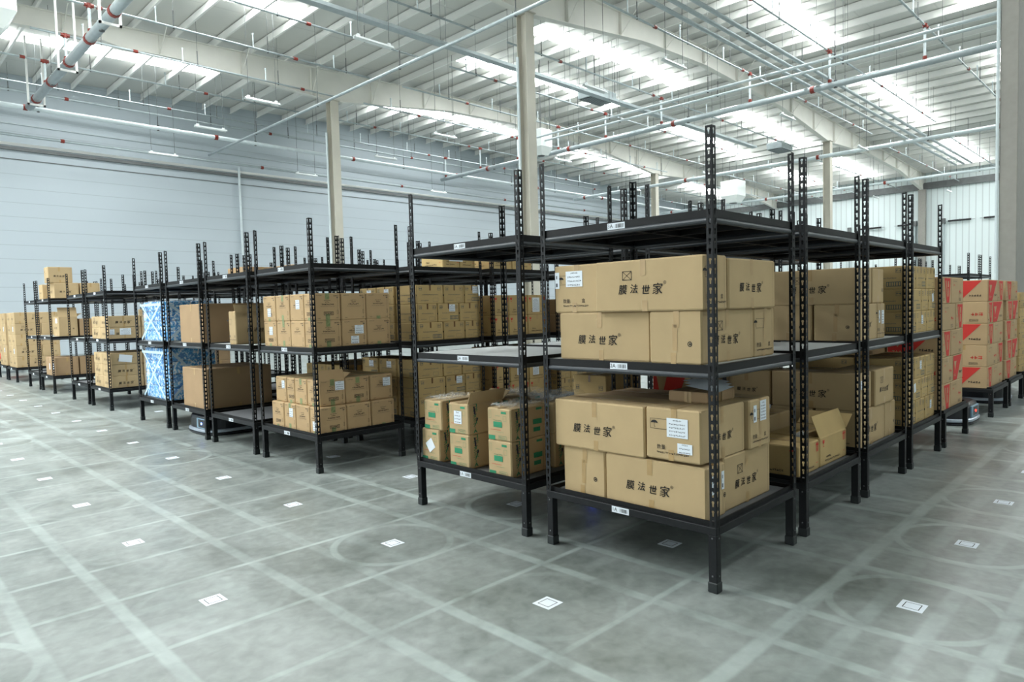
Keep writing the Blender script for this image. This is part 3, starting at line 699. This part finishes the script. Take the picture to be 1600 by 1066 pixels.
carton((2, 6), 3, 'plain', -.46, .1, -.5, .1, Z3, Z3+.26, 0, noprint=True); carton((2, 5), 3, 'plain', -.3, .3, -.3, .2, Z3, Z3+.22, 0, noprint=True)
# labels: tier and position as seen from the aisle
LVN = {1: 'bottom shelf', 2: 'middle shelf', 3: 'top shelf'}
by = {}
for t in CARTONS: by.setdefault((t[1], t[2]), []).append(t)
for (rk, lv), L_ in by.items():
    tiers = []
    for z in sorted({t[4] for t in L_}):
        if not tiers or z-tiers[-1][0] > .12: tiers.append([z])
        else: tiers[-1].append(z)
    tn = {1: ['only'], 2: ['lower', 'upper'], 3: ['bottom', 'middle', 'top'], 4: ['bottom', 'second', 'third', 'top'], 5: ['bottom', 'second', 'third', 'fourth', 'top'], 6: ['bottom', 'second', 'third', 'fourth', 'fifth', 'top']}[len(tiers)]
    for k, tz in enumerate(tiers):
        S = sorted([t for t in L_ if t[4] in tz], key=lambda t: screen_x(t[5]))
        for q, t in enumerate(S):
            nm = names[rk]; shelf = LVN[lv]
            pos = ('%s from left' % ORD[q]) if len(S) > 1 else 'alone'
            tier = '%s tier, ' % tn[k] if len(tiers) > 1 else ''
            stand = rk in ((5, 0), (7, 0), (8, 0), (9, 0), (1, 14), (1, 15), (1, 17))
            lab = t[6] or '%s, %s, %s%s%s' % (KDESC[t[3]], pos, tier, '' if stand else shelf+', ', nm)
            if len(lab.split()) > 16: lab = lab.replace(' right-aisle', '').replace(' left-aisle', '')
            tag(t[0], lab, 'carton', '%ss' % KDESC[t[3]] if t[3] != 'fragile' else 'red-goblet tan cartons')
# loose film over the green cartons
def sheet(name, x0, x1, y0, y1, z, amp, m, seed, drop=.05, nx=16, ny=16):
    rnd = random.Random(seed); mb = MB(); vs = []
    for a in range(nx+1):
        for b in range(ny+1):
            u, v = a/nx, b/ny; e = min(u, 1-u, v, 1-v)
            vs.append((x0+(x1-x0)*u+rnd.uniform(-.006, .006), y0+(y1-y0)*v+rnd.uniform(-.006, .006), z+rnd.uniform(.003, amp)-(drop if e == 0 else 0)*0))
    fs = [(a*(ny+1)+b, (a+1)*(ny+1)+b, (a+1)*(ny+1)+b+1, a*(ny+1)+b+1) for a in range(nx) for b in range(ny)]
    mb.add(vs, fs, m); me = mb.mesh(name); return me
bx, by_ = rc(1, 1)
tag(link('plastic_film', sheet('plastic_film', bx-.05, bx+.34, by_-.45, by_+.25, .828, .055, 'film', 3)), 'crumpled clear plastic film over rear green-printed cartons, second left-aisle rack', 'film', 'clear plastic films')
tag(link('plastic_film', sheet('plastic_film', bx-.45, bx-.11, by_+.29, by_+.53, .828, .03, 'film', 4)), 'crumpled clear plastic film on left front green-printed carton, second left-aisle rack', 'film', 'clear plastic films')
tag(link('plastic_film', sheet('plastic_film', bx-.45, bx-.12, by_-.42, by_-.18, .828, .03, 'film', 5)), 'crumpled clear plastic film on right front green-printed carton, second left-aisle rack', 'film', 'clear plastic films')
ax_, ay_ = rc(1, 0)
mb = MB()
for q in range(3):
    x, y = ax_-.14+q*.07, ay_-.32+q*.05; z = 1.006+q*.006
    mb.add([(x-.05, y-.12, z+.002), (x+.12, y-.13, z+.02), (x+.13, y+.06, z+.012), (x-.06, y+.08, z+.03), (x+.03, y-.02, z+.05)], [(0, 1, 4), (1, 2, 4), (2, 3, 4), (3, 0, 4)], 'paper')
tag(link('paper_sheets', mb.mesh('paper_sheets')), 'loose white paper sheets crumpled on flat carton inside nearest rack', 'papers')
# ------------------------------------------------------------------ blue wrapped bundles
def bundle(x0, x1, y0, y1, z0, z1, label, seed):
    rnd = random.Random(seed); cx, cy = rc(1, 6); root = empty('wrapped_bundle', (cx+(x0+x1)/2, cy+(y0+y1)/2, z0), label, 'bundle', 'blue plastic-wrapped bundles')
    sx, sy, sz = x1-x0, y1-y0, z1-z0
    def shell(amp, off, m, n=12):
        mb = MB()
        for f in ('-x', '-y', '+x', '+y', 'top'):
            F = Face(mb, f, sx, sy, sz, off); nu, nv = n, n; vs = []
            for a in range(nu+1):
                for b in range(nv+1):
                    e = a in (0, nu) or b in (0, nv)
                    vs.append(F.o+F.u*((a/nu-.5)*F.w)+F.v*((b/nv-.5)*F.h)+F.n*(0 if e else rnd.uniform(0, amp)))
            mb.add(vs, [(a*(nv+1)+b, (a+1)*(nv+1)+b, (a+1)*(nv+1)+b+1, a*(nv+1)+b+1) for a in range(nu) for b in range(nv)], m)
        return mb.mesh('shell')
    mb = MB(); nz = 4; ny = 4; gy = sy/ny; gz = sz/nz
    for k in range(ny):
        for q in range(nz):
            p = MB(); p.box(-sx/2+.012, sx/2-.012, -sy/2+k*gy+.003, -sy/2+(k+1)*gy-.003, q*gz+.002, (q+1)*gz-.002, 'blue_pack', .014)
            link('pack', p.mesh('pack'), root)
    link('film', shell(.03, .002, 'film', 14), root)
    mb = MB()
    for f in ('-x', '-y'):
        F = Face(mb, f, sx, sy, sz, .034); L_ = math.hypot(F.w, F.h)*.93; an = math.atan2(F.h, F.w)
        F.rect(0, 0, L_, .035, 'tape_clear', 0, an); F.rect(0, 0, L_, .035, 'tape_clear', .001, -an)
        if f == '-x': F.rect(0, F.h*.42, F.w*.95, .035, 'tape_clear', .002)
    link('tape', mb.mesh('tape'), root)
bundle(-.42, .25, -.44, .50, Z2+.002, 1.745, 'blue wrapped bundle with crossed white tape, middle shelf of sixth left-aisle rack', 1)
bundle(-.42, .25, -.46, .52, Z1+.002, 1.085, 'taller blue wrapped bundle, bottom shelf of sixth left-aisle rack', 2)
# ------------------------------------------------------------------ robots
def robot(x, y, rz, label, led, hl=.44, hw=.33, po=0):
    r = empty('shelf_robot', (x, y, 0), label, 'robot', 'low shelf-carrying robots', rz)
    def outline(k, n=40):
        pts = []
        for q in range(n):
            t = 2*math.pi*q/n; c, s = math.cos(t), math.sin(t); e = 2/3.4
            pts.append((math.copysign(abs(c)**e, c)*hl*k, math.copysign(abs(s)**e, s)*hw*k))
        return pts
    def stack(levels, m, name, parent=r):
        mb = MB(); n = 40; vs = []
        for k, z in levels: vs += [(a, b, z) for a, b in outline(k, n)]
        fs = [[i for i in range(n-1, -1, -1)], [(len(levels)-1)*n+i for i in range(n)]]
        for l in range(len(levels)-1):
            for i in range(n): fs.append((l*n+i, l*n+(i+1) % n, (l+1)*n+(i+1) % n, (l+1)*n+i))
        mb.add(vs, fs, m); return link(name, mb.mesh(name), parent)
    stack([(.97, .0), (1.0, .012), (1.0, .03), (.975, .036)], 'robot_black', 'skirt')
    stack([(.985, .037), (1.012, .045), (1.012, .068), (.985, .078)], 'robot_silver', 'bumper')
    stack([(.95, .078), (.955, .20), (.93, .235), (.86, .255)], 'robot_black', 'shell')
    mb = MB(); mb.tube((0, 0, .255), (0, 0, .285), .2, 'robot_silver', 24); link('lift_plate', mb.mesh('lift_plate'), r)
    mb = MB(); xf = -hl*.955-.004
    mb.box(xf-.004, xf+.02, -.17-po, .17-po, .085, .215, 'robot_blue', .004); mb.box(xf-.008, xf, -.11-po, .11-po, .10, .20, 'robot_black', .003)
    p = link('control_panel', mb.mesh('control_panel'), r)
    mb = MB(); mb.tube((xf-.012, -po, .15), (xf-.007, -po, .15), .014, led, 14); link('indicator_light', mb.mesh('indicator_light'), p)
robot(1.165, 6.805, 0, 'black robot with silver bumper and blue light, under fifth left-aisle rack', 'led_blue', .43, .455, .20)
robot(7.06, -.04, math.pi/2, 'grey-black robot with red light under the red cartons', 'led_red', .48, .43)
robot(9.24, -.03, math.pi/2, 'robot with blue light under the farthest low stands', 'led_blue', .48, .42)
robot(2.30, 1.19, 0, 'robot hidden in the dark behind nearest rack, its blue light glinting on floor', 'led_blue', .44, .33)
# ------------------------------------------------------------------ floor markers
mb = MB(); s_ = .056; mb.box(-s_, s_, -s_, s_, 0, .0012, 'paper')
Fm = lambda u, v, w_, h_: mb.add([(u-w_/2, v-h_/2, .0016), (u+w_/2, v-h_/2, .0016), (u+w_/2, v+h_/2, .0016), (u-w_/2, v+h_/2, .0016)], [(0, 1, 2, 3)], 'ink')
for t_ in (-1, 1): Fm(0, t_*.035, .074, .004); Fm(t_*.035, 0, .004, .074)
mk = mb.mesh('floor_marker')
free = [(0, i) for i in range(0, 12)]+[(-1, i) for i in range(1, 13)]+[(-2, i) for i in range(5, 12)]+[(j, -1) for j in range(1, 8)]+[(1, 0), (1, 1), (1, 2), (2, 2), (3, 2), (1, 3), (1, 7), (1, 10), (0, 12), (0, 13)]
for (j, i) in free:
    where = 'in the empty bay' if i in (2, 7, 10) and j > 0 else 'under a rack' if j > 0 and i >= 0 else 'in the right aisle' if i < 0 else 'in the left aisle'
    if i < 0: nm = '%s sticker along' % ORD[j-1]
    elif j <= 0: nm = '%s sticker of %s line' % ((ORD+['thirteenth', 'fourteenth'])[i], ('rack-side', 'middle', 'outer')[-j])
    else: nm = 'sticker at %s bay' % (ORD+['thirteenth'])[i]
    o = link('floor_marker', mk, None, (j*PX, i*PY, 0)); tag(o, 'small square white floor %s, %s%s' % (nm, where, ', %s row in' % ORD[j-1] if j > 1 and i >= 0 else ''), 'sticker', 'square white floor stickers')
# ------------------------------------------------------------------ building
XW, YW, YR = 58.6, 33.2, -9.0
def roofz(x): return 12.80-.038*abs(x-24.5)
mb = MB(); mb.add([(-14, YR, 0), (XW, YR, 0), (XW, YW, 0), (-14, YW, 0)], [(0, 1, 2, 3)], 'floor'); struct('floor', mb)
mb = MB(); mb.box(-14, XW, YW, YW+.3, 0, 13.2, 'wall_panel'); struct('wall_left', mb)
mb = MB(); mb.box(XW, XW+.3, YR, YW, 0, 13.2, 'wall_ribbed'); struct('wall_back', mb)
mb = MB(); mb.box(-14, XW+.3, YR-.3, YR, 0, 13.2, 'wall_grey'); struct('wall_right', mb)  # unseen wall, added to cut and bounce fill light on the right
mb = MB(); mb.box(-14.3, -14, YR-.3, 7, 0, 13.2, 'wall_grey'); mb.box(-14.3, -14, 23, YW+.3, 0, 13.2, 'wall_grey'); mb.box(-14.3, -14, 7, 23, 7.6, 13.2, 'wall_grey'); struct('wall_rear', mb)  # unseen wall, its opening invented to let in the added rear light
mb = MB(); X3 = (-14, 24.5, XW)
for a, b in zip(X3[:-1], X3[1:]): mb.add([(a, YR, roofz(a)), (b, YR, roofz(b)), (b, YW, roofz(b)), (a, YW, roofz(a))], [(0, 3, 2, 1)], 'roof_sheet')
struct('ceiling', mb)
n = 0
for (xa, xb) in ((-13, -1), (2.2, 9.9), (17.2, 28.4), (33.2, 44.5), (48.5, 57)):
    for yc in ((-6.0, 3.6, 9.0, 16.2, 20.4, 28.3) if xa > 0 else (7, 12, 17, 22)):  # unseen right-hand row added to brighten the racks' right sides
        n += 1; mb = MB(); hw = .48 if xa > 0 else .95  # unseen rear bay: skylights added and widened to light left-aisle faces
        z = lambda x: roofz(x)-.015
        xs = [xa, xb] if not xa < 24.5 < xb else [xa, 24.5, xb]
        for a, b in zip(xs[:-1], xs[1:]): mb.add([(a, yc-hw, z(a)), (b, yc-hw, z(b)), (b, yc+hw, z(b)), (a, yc+hw, z(a))], [(0, 3, 2, 1)], 'skylight')
        struct('window_%d' % n, mb)
n = 0
x = -12.9
while x < XW-.3:   # roof purlins
    n += 1; mb = MB(); z = roofz(x)-.03; mb.box(x-.006, x+.006, YR, YW, z-.30, z, 'white_paint'); mb.box(x-.07, x+.006, YR, YW, z-.306, z-.30, 'white_paint'); mb.box(x-.006, x+.07, YR, YW, z-.006, z, 'white_paint')
    struct('trim_%d' % n, mb); x += 1.42
CX = (13.4, 38.6)
for yr in (-11.0, .7, 12.7, 24.4):   # tapered roof beams
    n += 1; mb = MB(); xs = [-14+k*.6 for k in range(122)]; xs = [q for q in xs if q < XW]
    def dep(x): return .62+.12*(x > 5)+.55*max(0, 1-min(abs(x-c) for c in CX+(XW,))/6.5)
    top = [(q, roofz(q)-.34) for q in xs]; bot = [(q, roofz(q)-.34-dep(q)) for q in xs]
    for (a, b, c, d) in zip(bot[:-1], bot[1:], top[1:], top[:-1]):
        for s in (-1, 1): 
            f = [(a[0], yr+s*.006, a[1]), (b[0], yr+s*.006, b[1]), (c[0], yr+s*.006, c[1]), (d[0], yr+s*.006, d[1])]
            mb.add(f, [(0, 1, 2, 3) if s < 0 else (3, 2, 1, 0)], 'beam_paint')
        for (p, q, t) in ((a, b, .02), (d, c, .02)):
            vs = [(p[0], yr-.13, p[1]), (q[0], yr-.13, q[1]), (q[0], yr+.13, q[1]), (p[0], yr+.13, p[1])]
            vs += [(v[0], v[1], v[2]+t) for v in vs]; mb.add(vs, [(0, 3, 2, 1), (4, 5, 6, 7), (0, 1, 5, 4), (2, 3, 7, 6)], 'beam_paint')
    for k in range(4, len(xs), 5):   # stiffeners and flange braces
        q = xs[k]; mb.box(q-.006, q+.006, yr-.12, yr+.12, bot[k][1], top[k][1], 'beam_paint')
        for s in (-1, 1): mb.tube((q, yr+s*.1, bot[k][1]+.05), (q, yr+s*.95, top[k][1]+.05), .016, 'beam_paint', 4)
    struct('trim_%d' % n, mb)
for (x, lab, yr) in ((13.4, 'grey steel column behind the racks at centre, conduit down its side', 12.7), (13.4, 'slim grey steel column left of centre above kraft cartons', 24.4), (38.6, 'pale steel column rising above nearest rack, seen past its uprights', 24.4), (38.6, 'pale steel column right of the nearest rack', 12.7), (XW-.4, 'end wall steel column', 12.7)):
    mb = MB(); zt = roofz(x)-.3-dep(x)
    r = empty('steel_column', (x, yr, 0), lab, 'column', 'steel roof columns')
    if x < XW-1:
        h = .19
        for s in (-1, 1): mb.box(-h, h, s*h-.008, s*h+.008, 0, zt, 'col_paint')
        mb.box(-.006, .006, -h, h, 0, zt, 'col_paint'); mb.box(-.25, .25, -.25, .25, zt-.03, zt, 'col_paint')
    else: mb.box(-.2, .2, -.24, .24, 0, zt, 'col_dark')
    link('shaft', mb.mesh('shaft'), r)
    if x < 20:
        mb = MB(); mb.tube((-.26, .12, 0), (-.26, .12, 9.4), .05, 'galv_light', 10); link('conduit', mb.mesh('conduit'), r)
r = empty('steel_column', (13.42, .165, 0), 'broad beige column filling the right edge of the view', 'column', 'steel roof columns')
mb = MB(); mb.box(-.20, .75, -.14, .14, 0, 11.2, 'col_dark', .01); link('shaft', mb.mesh('shaft'), r)
mb = MB(); mb.tube((-.22, .17, 0), (-.22, .17, 9.2), .028, 'galv_light', 10); link('conduit', mb.mesh('conduit'), r)
# wall ledges, gutters
for (z0, z1, dpt, m) in ((8.80, 8.93, .12, 'gasket'), (9.0, 9.12, .06, 'white_paint'), (8.42, 8.45, .03, 'gasket'), (9.9, 9.94, .05, 'galv'), (10.7, 10.75, .05, 'galv_light')):
    n += 1; mb = MB(); mb.box(-14, XW, YW-dpt, YW, z0, z1, m); struct('trim_%d' % n, mb)
n += 1; mb = MB(); mb.box(XW-.2, XW, YR, YW, 10.0, 10.5, 'gasket'); struct('trim_%d' % n, mb)
# dock-door tension springs on the back wall
for q, (y0, y1) in enumerate(((8.0, 8.7), (9.5, 11.0), (13.7, 14.5), (15.7, 17.3), (19.0, 20.6), (23.0, 24.6))):
    r = empty('door_spring_bar', (XW-.17, (y0+y1)/2, 7.36), 'black spring bar over the back wall dock doors, %s from right' % ORD[q], 'spring bar', 'black spring bars on back wall')
    mb = MB(); mb.tube((0, -(y1-y0)/2, 0), (0, (y1-y0)/2, 0), .07, 'duct_black', 10); link('spring', mb.mesh('spring'), r)
    mb = MB(); mb.tube((0, -(y1-y0)/2-.25, 0), (0, (y1-y0)/2+.25, 0), .025, 'galv', 8); mb.box(-.02, .15, -.05, .05, -.1, .1, 'galv'); link('shaft', mb.mesh('shaft'), r)
for q, y in enumerate((11.3, 13.25, 18.2)):
    mb = MB(); mb.box(-.06, .15, -.04, .04, 0, 7.36, 'galv', .01); mb.box(-.1, .15, -.12, .12, 7.2, 7.6, 'gasket', .01)
    tag(link('door_track', mb.mesh('door_track'), None, (XW-.17, y, 0)), 'vertical steel dock-door track on back wall, %s from right' % ORD[q], 'door track', 'dock-door tracks')
# ------------------------------------------------------------------ ceiling services
def pipe(name, p, q, r, m, label, cat, group, hang=3.0, stub=False, coup=6.0, rod_top=None, off=0, coupm='coupling'):
    p, q = Vector(p), Vector(q); root = empty(name, p, label, cat, group); d = q-p; L_ = d.length; u = d.normalized()
    mb = MB(); mb.tube((0, 0, 0), d, r, m, 10); link('pipe', mb.mesh('pipe', True), root)
    t = 1.0+off
    hm = {}
    while t < L_-.3:
        c = u*t; x = p.x+c.x; top = (rod_top or roofz(x)-.01)-p.z
        k = round(top, 1)
        if k not in hm:
            mb = MB(); mb.tube((0, 0, r), (0, 0, top), .006, 'rod', 4); mb.tube((0, 0, r), (0, 0, .5), .018, 'rod', 5); mb.tube((0, 0, -r-.012), (0, 0, r+.03), r*.5+.012, 'rod', 6); hm[k] = mb.mesh('hanger')
        link('hanger', hm[k], root, c)
        t += hang
    if stub:
        mb = MB(); mb.tube((0, 0, 0), (0, 0, .42), .022, 'galv_light', 6); mb.tube((0, 0, .42), (0, 0, .48), .035, 'galv_light', 6); sm_ = mb.mesh('sprinkler_head')
        t = .5+off
        while t < L_-.2: link('sprinkler_head', sm_, root, u*t); t += 3.0
    if coup:
        mb = MB(); mb.tube(-u*.07, u*.07, r+.022, coupm, 10); cm = mb.mesh('coupling'); t = 2+off
        while t < L_-.2: link('coupling', cm, root, u*t); t += coup
    return root
zb = 10.4
for q, y in enumerate((4.0, 7.0, 10.0, 14.0, 17.0, 19.9, 22.7, 25.6, 28.6)):
    for (xa, xb, side) in ((-6, 12.6, 'left'), (13.9, 37.5, 'centre'), (39.5, 57, 'far')):
        if side == 'left' and y < 10: xa = 6
        zz = zb if side != 'far' else zb-.3
        pipe('sprinkler_pipe', (xa if not (side == 'left' and 22 < y < 23) else 2.2, y, zz), (xb, y, zz), .032, 'galv', 'thin galvanized sprinkler branch pipe, %s ceiling bay, %s row from right' % (side, ORD[q]), 'pipe', 'sprinkler branch pipes', 3.0, True, 6.0, off=(y*.37) % 1.5)
for (x, y0, y1, z, r, lab, cpl) in ((3.1, 6, 28.45, 9.5, .14, 'thick grey main pipe with red couplings crossing upper left corner', 2.4), (23.2, -6, 29, 9.2, .11, 'thick grey main pipe crossing above nearest rack, red couplings', 5.8), (35.3, -6, 29, 9.2, .10, 'grey main pipe crossing beyond the second column', 8), (46.6, -6, 29, 9.1, .09, 'farthest grey main pipe before back wall', 8)):
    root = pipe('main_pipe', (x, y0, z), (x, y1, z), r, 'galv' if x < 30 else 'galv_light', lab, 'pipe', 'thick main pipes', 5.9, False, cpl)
    for y in (4.0, 7.0, 10.0, 14.0, 17.0, 19.9, 22.7, 25.6, 28.6):   # risers up to the branches
        if y < y0 or y > y1 or x > 30: continue
        mb = MB(); mb.tube((0, 0, r), (0, 0, zb-z), .04, 'galv_light', 8); mb.tube((0, 0, r), (0, 0, r+.10), .065, 'coupling', 8); mb.tube((0, 0, zb-z-.08), (0, 0, zb-z+.05), .07, 'coupling', 8); mb.tube((-.12, 0, zb-z), (.12, 0, zb-z), .055, 'coupling', 8)
        link('riser', mb.mesh('riser'), root, (0, y-y0, 0))
    if x < 10:
        for y in (9, 13.4, 18, 22.6, 27.2):   # white hanger brackets
            if y < y0 or y > y1: continue
            mb = MB(); h = roofz(x)-.3-z; w_ = r+.10
            for s in (-1, 1): mb.box(s*w_-.03, s*w_+.03, -.03, .03, -r-.1, h, 'white_paint')
            mb.box(-w_-.03, w_+.03, -.03, .03, -r-.1, -r-.04, 'white_paint'); link('bracket', mb.mesh('bracket'), root, (0, y-y0, 0))
pipe('wall_main_pipe', (-6, 28.6, 9.5), (57, 28.6, 9.5), .09, 'galv_light', 'long pale pipe running in front of the left wall', 'pipe', 'pipes near left wall', 4.2, False, 7)
pipe('wall_pipe', (-6, 32.7, 9.35), (57, 32.7, 9.35), .06, 'galv', 'grey pipe on the left wall above the ledge', 'pipe', 'pipes near left wall', 0.01+60, False, 9)
pipe('wall_pipe', (-6, 31.6, 10.9), (57, 31.6, 10.9), .05, 'galv', 'thin grey pipe high against the left wall', 'pipe', 'pipes near left wall', 4.0, False, 9)
mb = MB(); mb.path([(12.9, 33.05, 0), (12.9, 33.05, 9.3)], .06, 'galv_light'); tag(link('downpipe', mb.mesh('downpipe')), 'vertical pale pipe on left wall beside the slim column', 'pipe')
for k, x in enumerate((20.45, 19.75)):
    pipe('conduit_pipe', (x, -4, 9.0), (x, 18.3, 9.0), .045, 'galv_light', '%s of two parallel pale pipes leading to white heater unit' % ('farther', 'nearer')[k], 'pipe', 'paired pale pipes', 4.3, False, 0)
for k, y in enumerate((7.1, 7.5, 7.9)):
    pipe('conduit_pipe', (8, y, 9.5), (46, y, 9.5), .06, 'galv', '%s of three long parallel conduits running to the back wall' % ('nearest', 'middle', 'farthest')[k], 'conduit', 'three parallel conduits', 4.0 if k == 0 else 80, False, 0)
pipe('tie_pipe', (10.2, 4, 9.0), (10.2, 30, 9.0), .05, 'galv', 'thin pipe spanning between the two nearer columns', 'pipe', 'thin cross pipes', 5, False, 0)
root = empty('cable_tray', (-2, 14.45, 9.8), 'long galvanized cable tray hung below the roof', 'cable tray')
mb = MB(); mb.box(0, 35, -.13, .13, 0, .015, 'galv'); [mb.box(0, 35, s*.13-.006, s*.13+.006, 0, .10, 'galv') for s in (-1, 1)]; link('tray', mb.mesh('tray'), root)
mb = MB(); mb.tube((0, 0, 0), (0, 0, 2.5), .007, 'rod', 5); hm = mb.mesh('hanger')
for k in range(12): link('hanger', hm, root, (1.5+k*3, .13, 0)); link('hanger', hm, root, (1.5+k*3, -.13, 0))
# hanging strip lamps
def lamp_meshes():
    mb = MB(); L_ = .62; prof = [(-.09, 0), (-.035, .075), (.035, .075), (.09, 0), (.08, 0), (.03, .06), (-.03, .06), (-.08, 0)]
    mb.prism(prof, 0, -L_, L_, 'lamp_white'); r = mb.mesh('reflector')
    mb = MB(); [mb.tube((-L_+.03, s*.03, .03), (L_-.03, s*.03, .03), .013, 'lamp_white', 8) for s in (-1, 1)]; t = mb.mesh('tube')
    mb = MB(); mb.box(-.05, .05, -.04, .04, .075, .13, 'lamp_white', .01); c = mb.mesh('clip')
    return r, t, c
LMr, LMt, LMc = lamp_meshes(); _lr = {}
lamps = [(8.5, 13.84, 'big near white hanging strip lamp at upper centre-left'), (8.5, 20.75, 'white hanging strip lamp left of the slim column'), (8.5, 25.35, 'white hanging strip lamp before the upper left wall'), (8.55, 31.0, 'white hanging strip lamp lowest against the left wall'),
 (15.8, 31.3, 'white hanging strip lamp just left of the slim column by the wall'), (16.8, 25.4, 'white hanging strip lamp right of the slim column'), (24.8, 31.3, 'small white strip lamp low between both near columns'), (16.4, 20.4, 'white strip lamp under the long skylight between columns'),
 (16.4, 9.2, 'white strip lamp over the nearest rack beside roof beam'), (16.4, 12.3, 'white strip lamp right of centre column near grey ventilator'), (25.3, 9.4, 'white strip lamp right of nearest rack upright'), (33.9, 9.3, 'white strip lamp above the third right-aisle rack'),
 (53.6, 9.9, 'far white lamp before the back wall, right one'), (52.1, 14.2, 'far white lamp before the back wall, middle one'), (24.6, 23.7, 'white lamp left of the centre column'), (24.1, 20.4, 'white lamp behind the main pipe right of centre column'), (34.4, 23.2, 'far white lamp beside the pale column'), (33.5, 17.5, 'far white lamp above the nearest rack upright')]
for (x, y, lab) in lamps:
    r = empty('hanging_lamp', (x, y, 8.95), lab, 'lamp', 'white hanging strip lamps')
    link('reflector', LMr, r); link('tube', LMt, r); h = roofz(x)-.01-8.95; k = round(h, 2)
    if k not in _lr: mb = MB(); mb.tube((0, 0, .12), (0, 0, h), .008, 'rod', 5); _lr[k] = mb.mesh('suspension_rod')
    for s in (-.5, .5): link('clip', LMc, r, (s, 0, 0)); link('suspension_rod', _lr[k], r, (s, 0, 0))
# heater units and roof ventilators
def heater(x, y, z, s, lab, hz):
    r = empty('unit_heater', (x, y, z), lab, 'heater', 'white box heaters'); mb = MB()
    mb.box(-s/2, s/2, -s/2, s/2, 0, hz, 'unit_white', .02); link('housing', mb.mesh('housing'), r)
    mb = MB(); a, b, q = s/2, s/2*.62, hz*.42
    mb.add([(-a, -a, 0), (a, -a, 0), (a, a, 0), (-a, a, 0), (-b, -b, -q), (b, -b, -q), (b, b, -q), (-b, b, -q)], [(0, 1, 5, 4), (1, 2, 6, 5), (2, 3, 7, 6), (3, 0, 4, 7), (4, 5, 6, 7)], 'unit_white')
    mb.tube((0, 0, -q-.01), (0, 0, -q+.002), b*.7, 'unit_dark', 20); link('outlet', mb.mesh('outlet'), r)
    mb = MB(); [mb.tube((u*s*.4, v*s*.4, hz), (u*s*.4, v*s*.4, roofz(x)-.01-z), .015, 'rod', 5) for u in (-1, 1) for v in (-1, 1)]; link('hanger_rods', mb.mesh('hanger_rods'), r)
heater(.95, 22.6, 10.45, 1.6, 'large white box heater in the top left corner', 1.1)
heater(20.6, 18.7, 8.75, .75, 'white box heater beside the centre column at pipe ends', .8)
heater(44.0, 21.3, 9.2, 1.3, 'far white box heater right of nearest rack upright', 1.1)
for (x, y, lab) in ((20.8, 15.6, 'flat grey louvred ventilator right of centre column'), (36.5, 14.6, 'flat grey-blue ventilator right of nearest rack upright')):
    r = empty('ventilator', (x, y, 10.2), lab, 'ventilator', 'flat roof ventilators'); mb = MB(); mb.box(-.75, .75, -.45, .45, 0, .35, 'galv', .02); link('housing', mb.mesh('housing'), r)
    mb = MB(); mb.box(-.68, .68, -.40, .40, -.02, 0, 'unit_dark'); [mb.box(-.68, .68, -.38+k*.08, -.36+k*.08, -.035, -.018, 'galv') for k in range(10)]; link('grille', mb.mesh('grille'), r)
    mb = MB(); [mb.tube((u*.7, v*.4, .35), (u*.7, v*.4, roofz(x)-.01-10.2), .015, 'rod', 5) for u in (-1, 1) for v in (-1, 1)]; link('hanger_rods', mb.mesh('hanger_rods'), r)
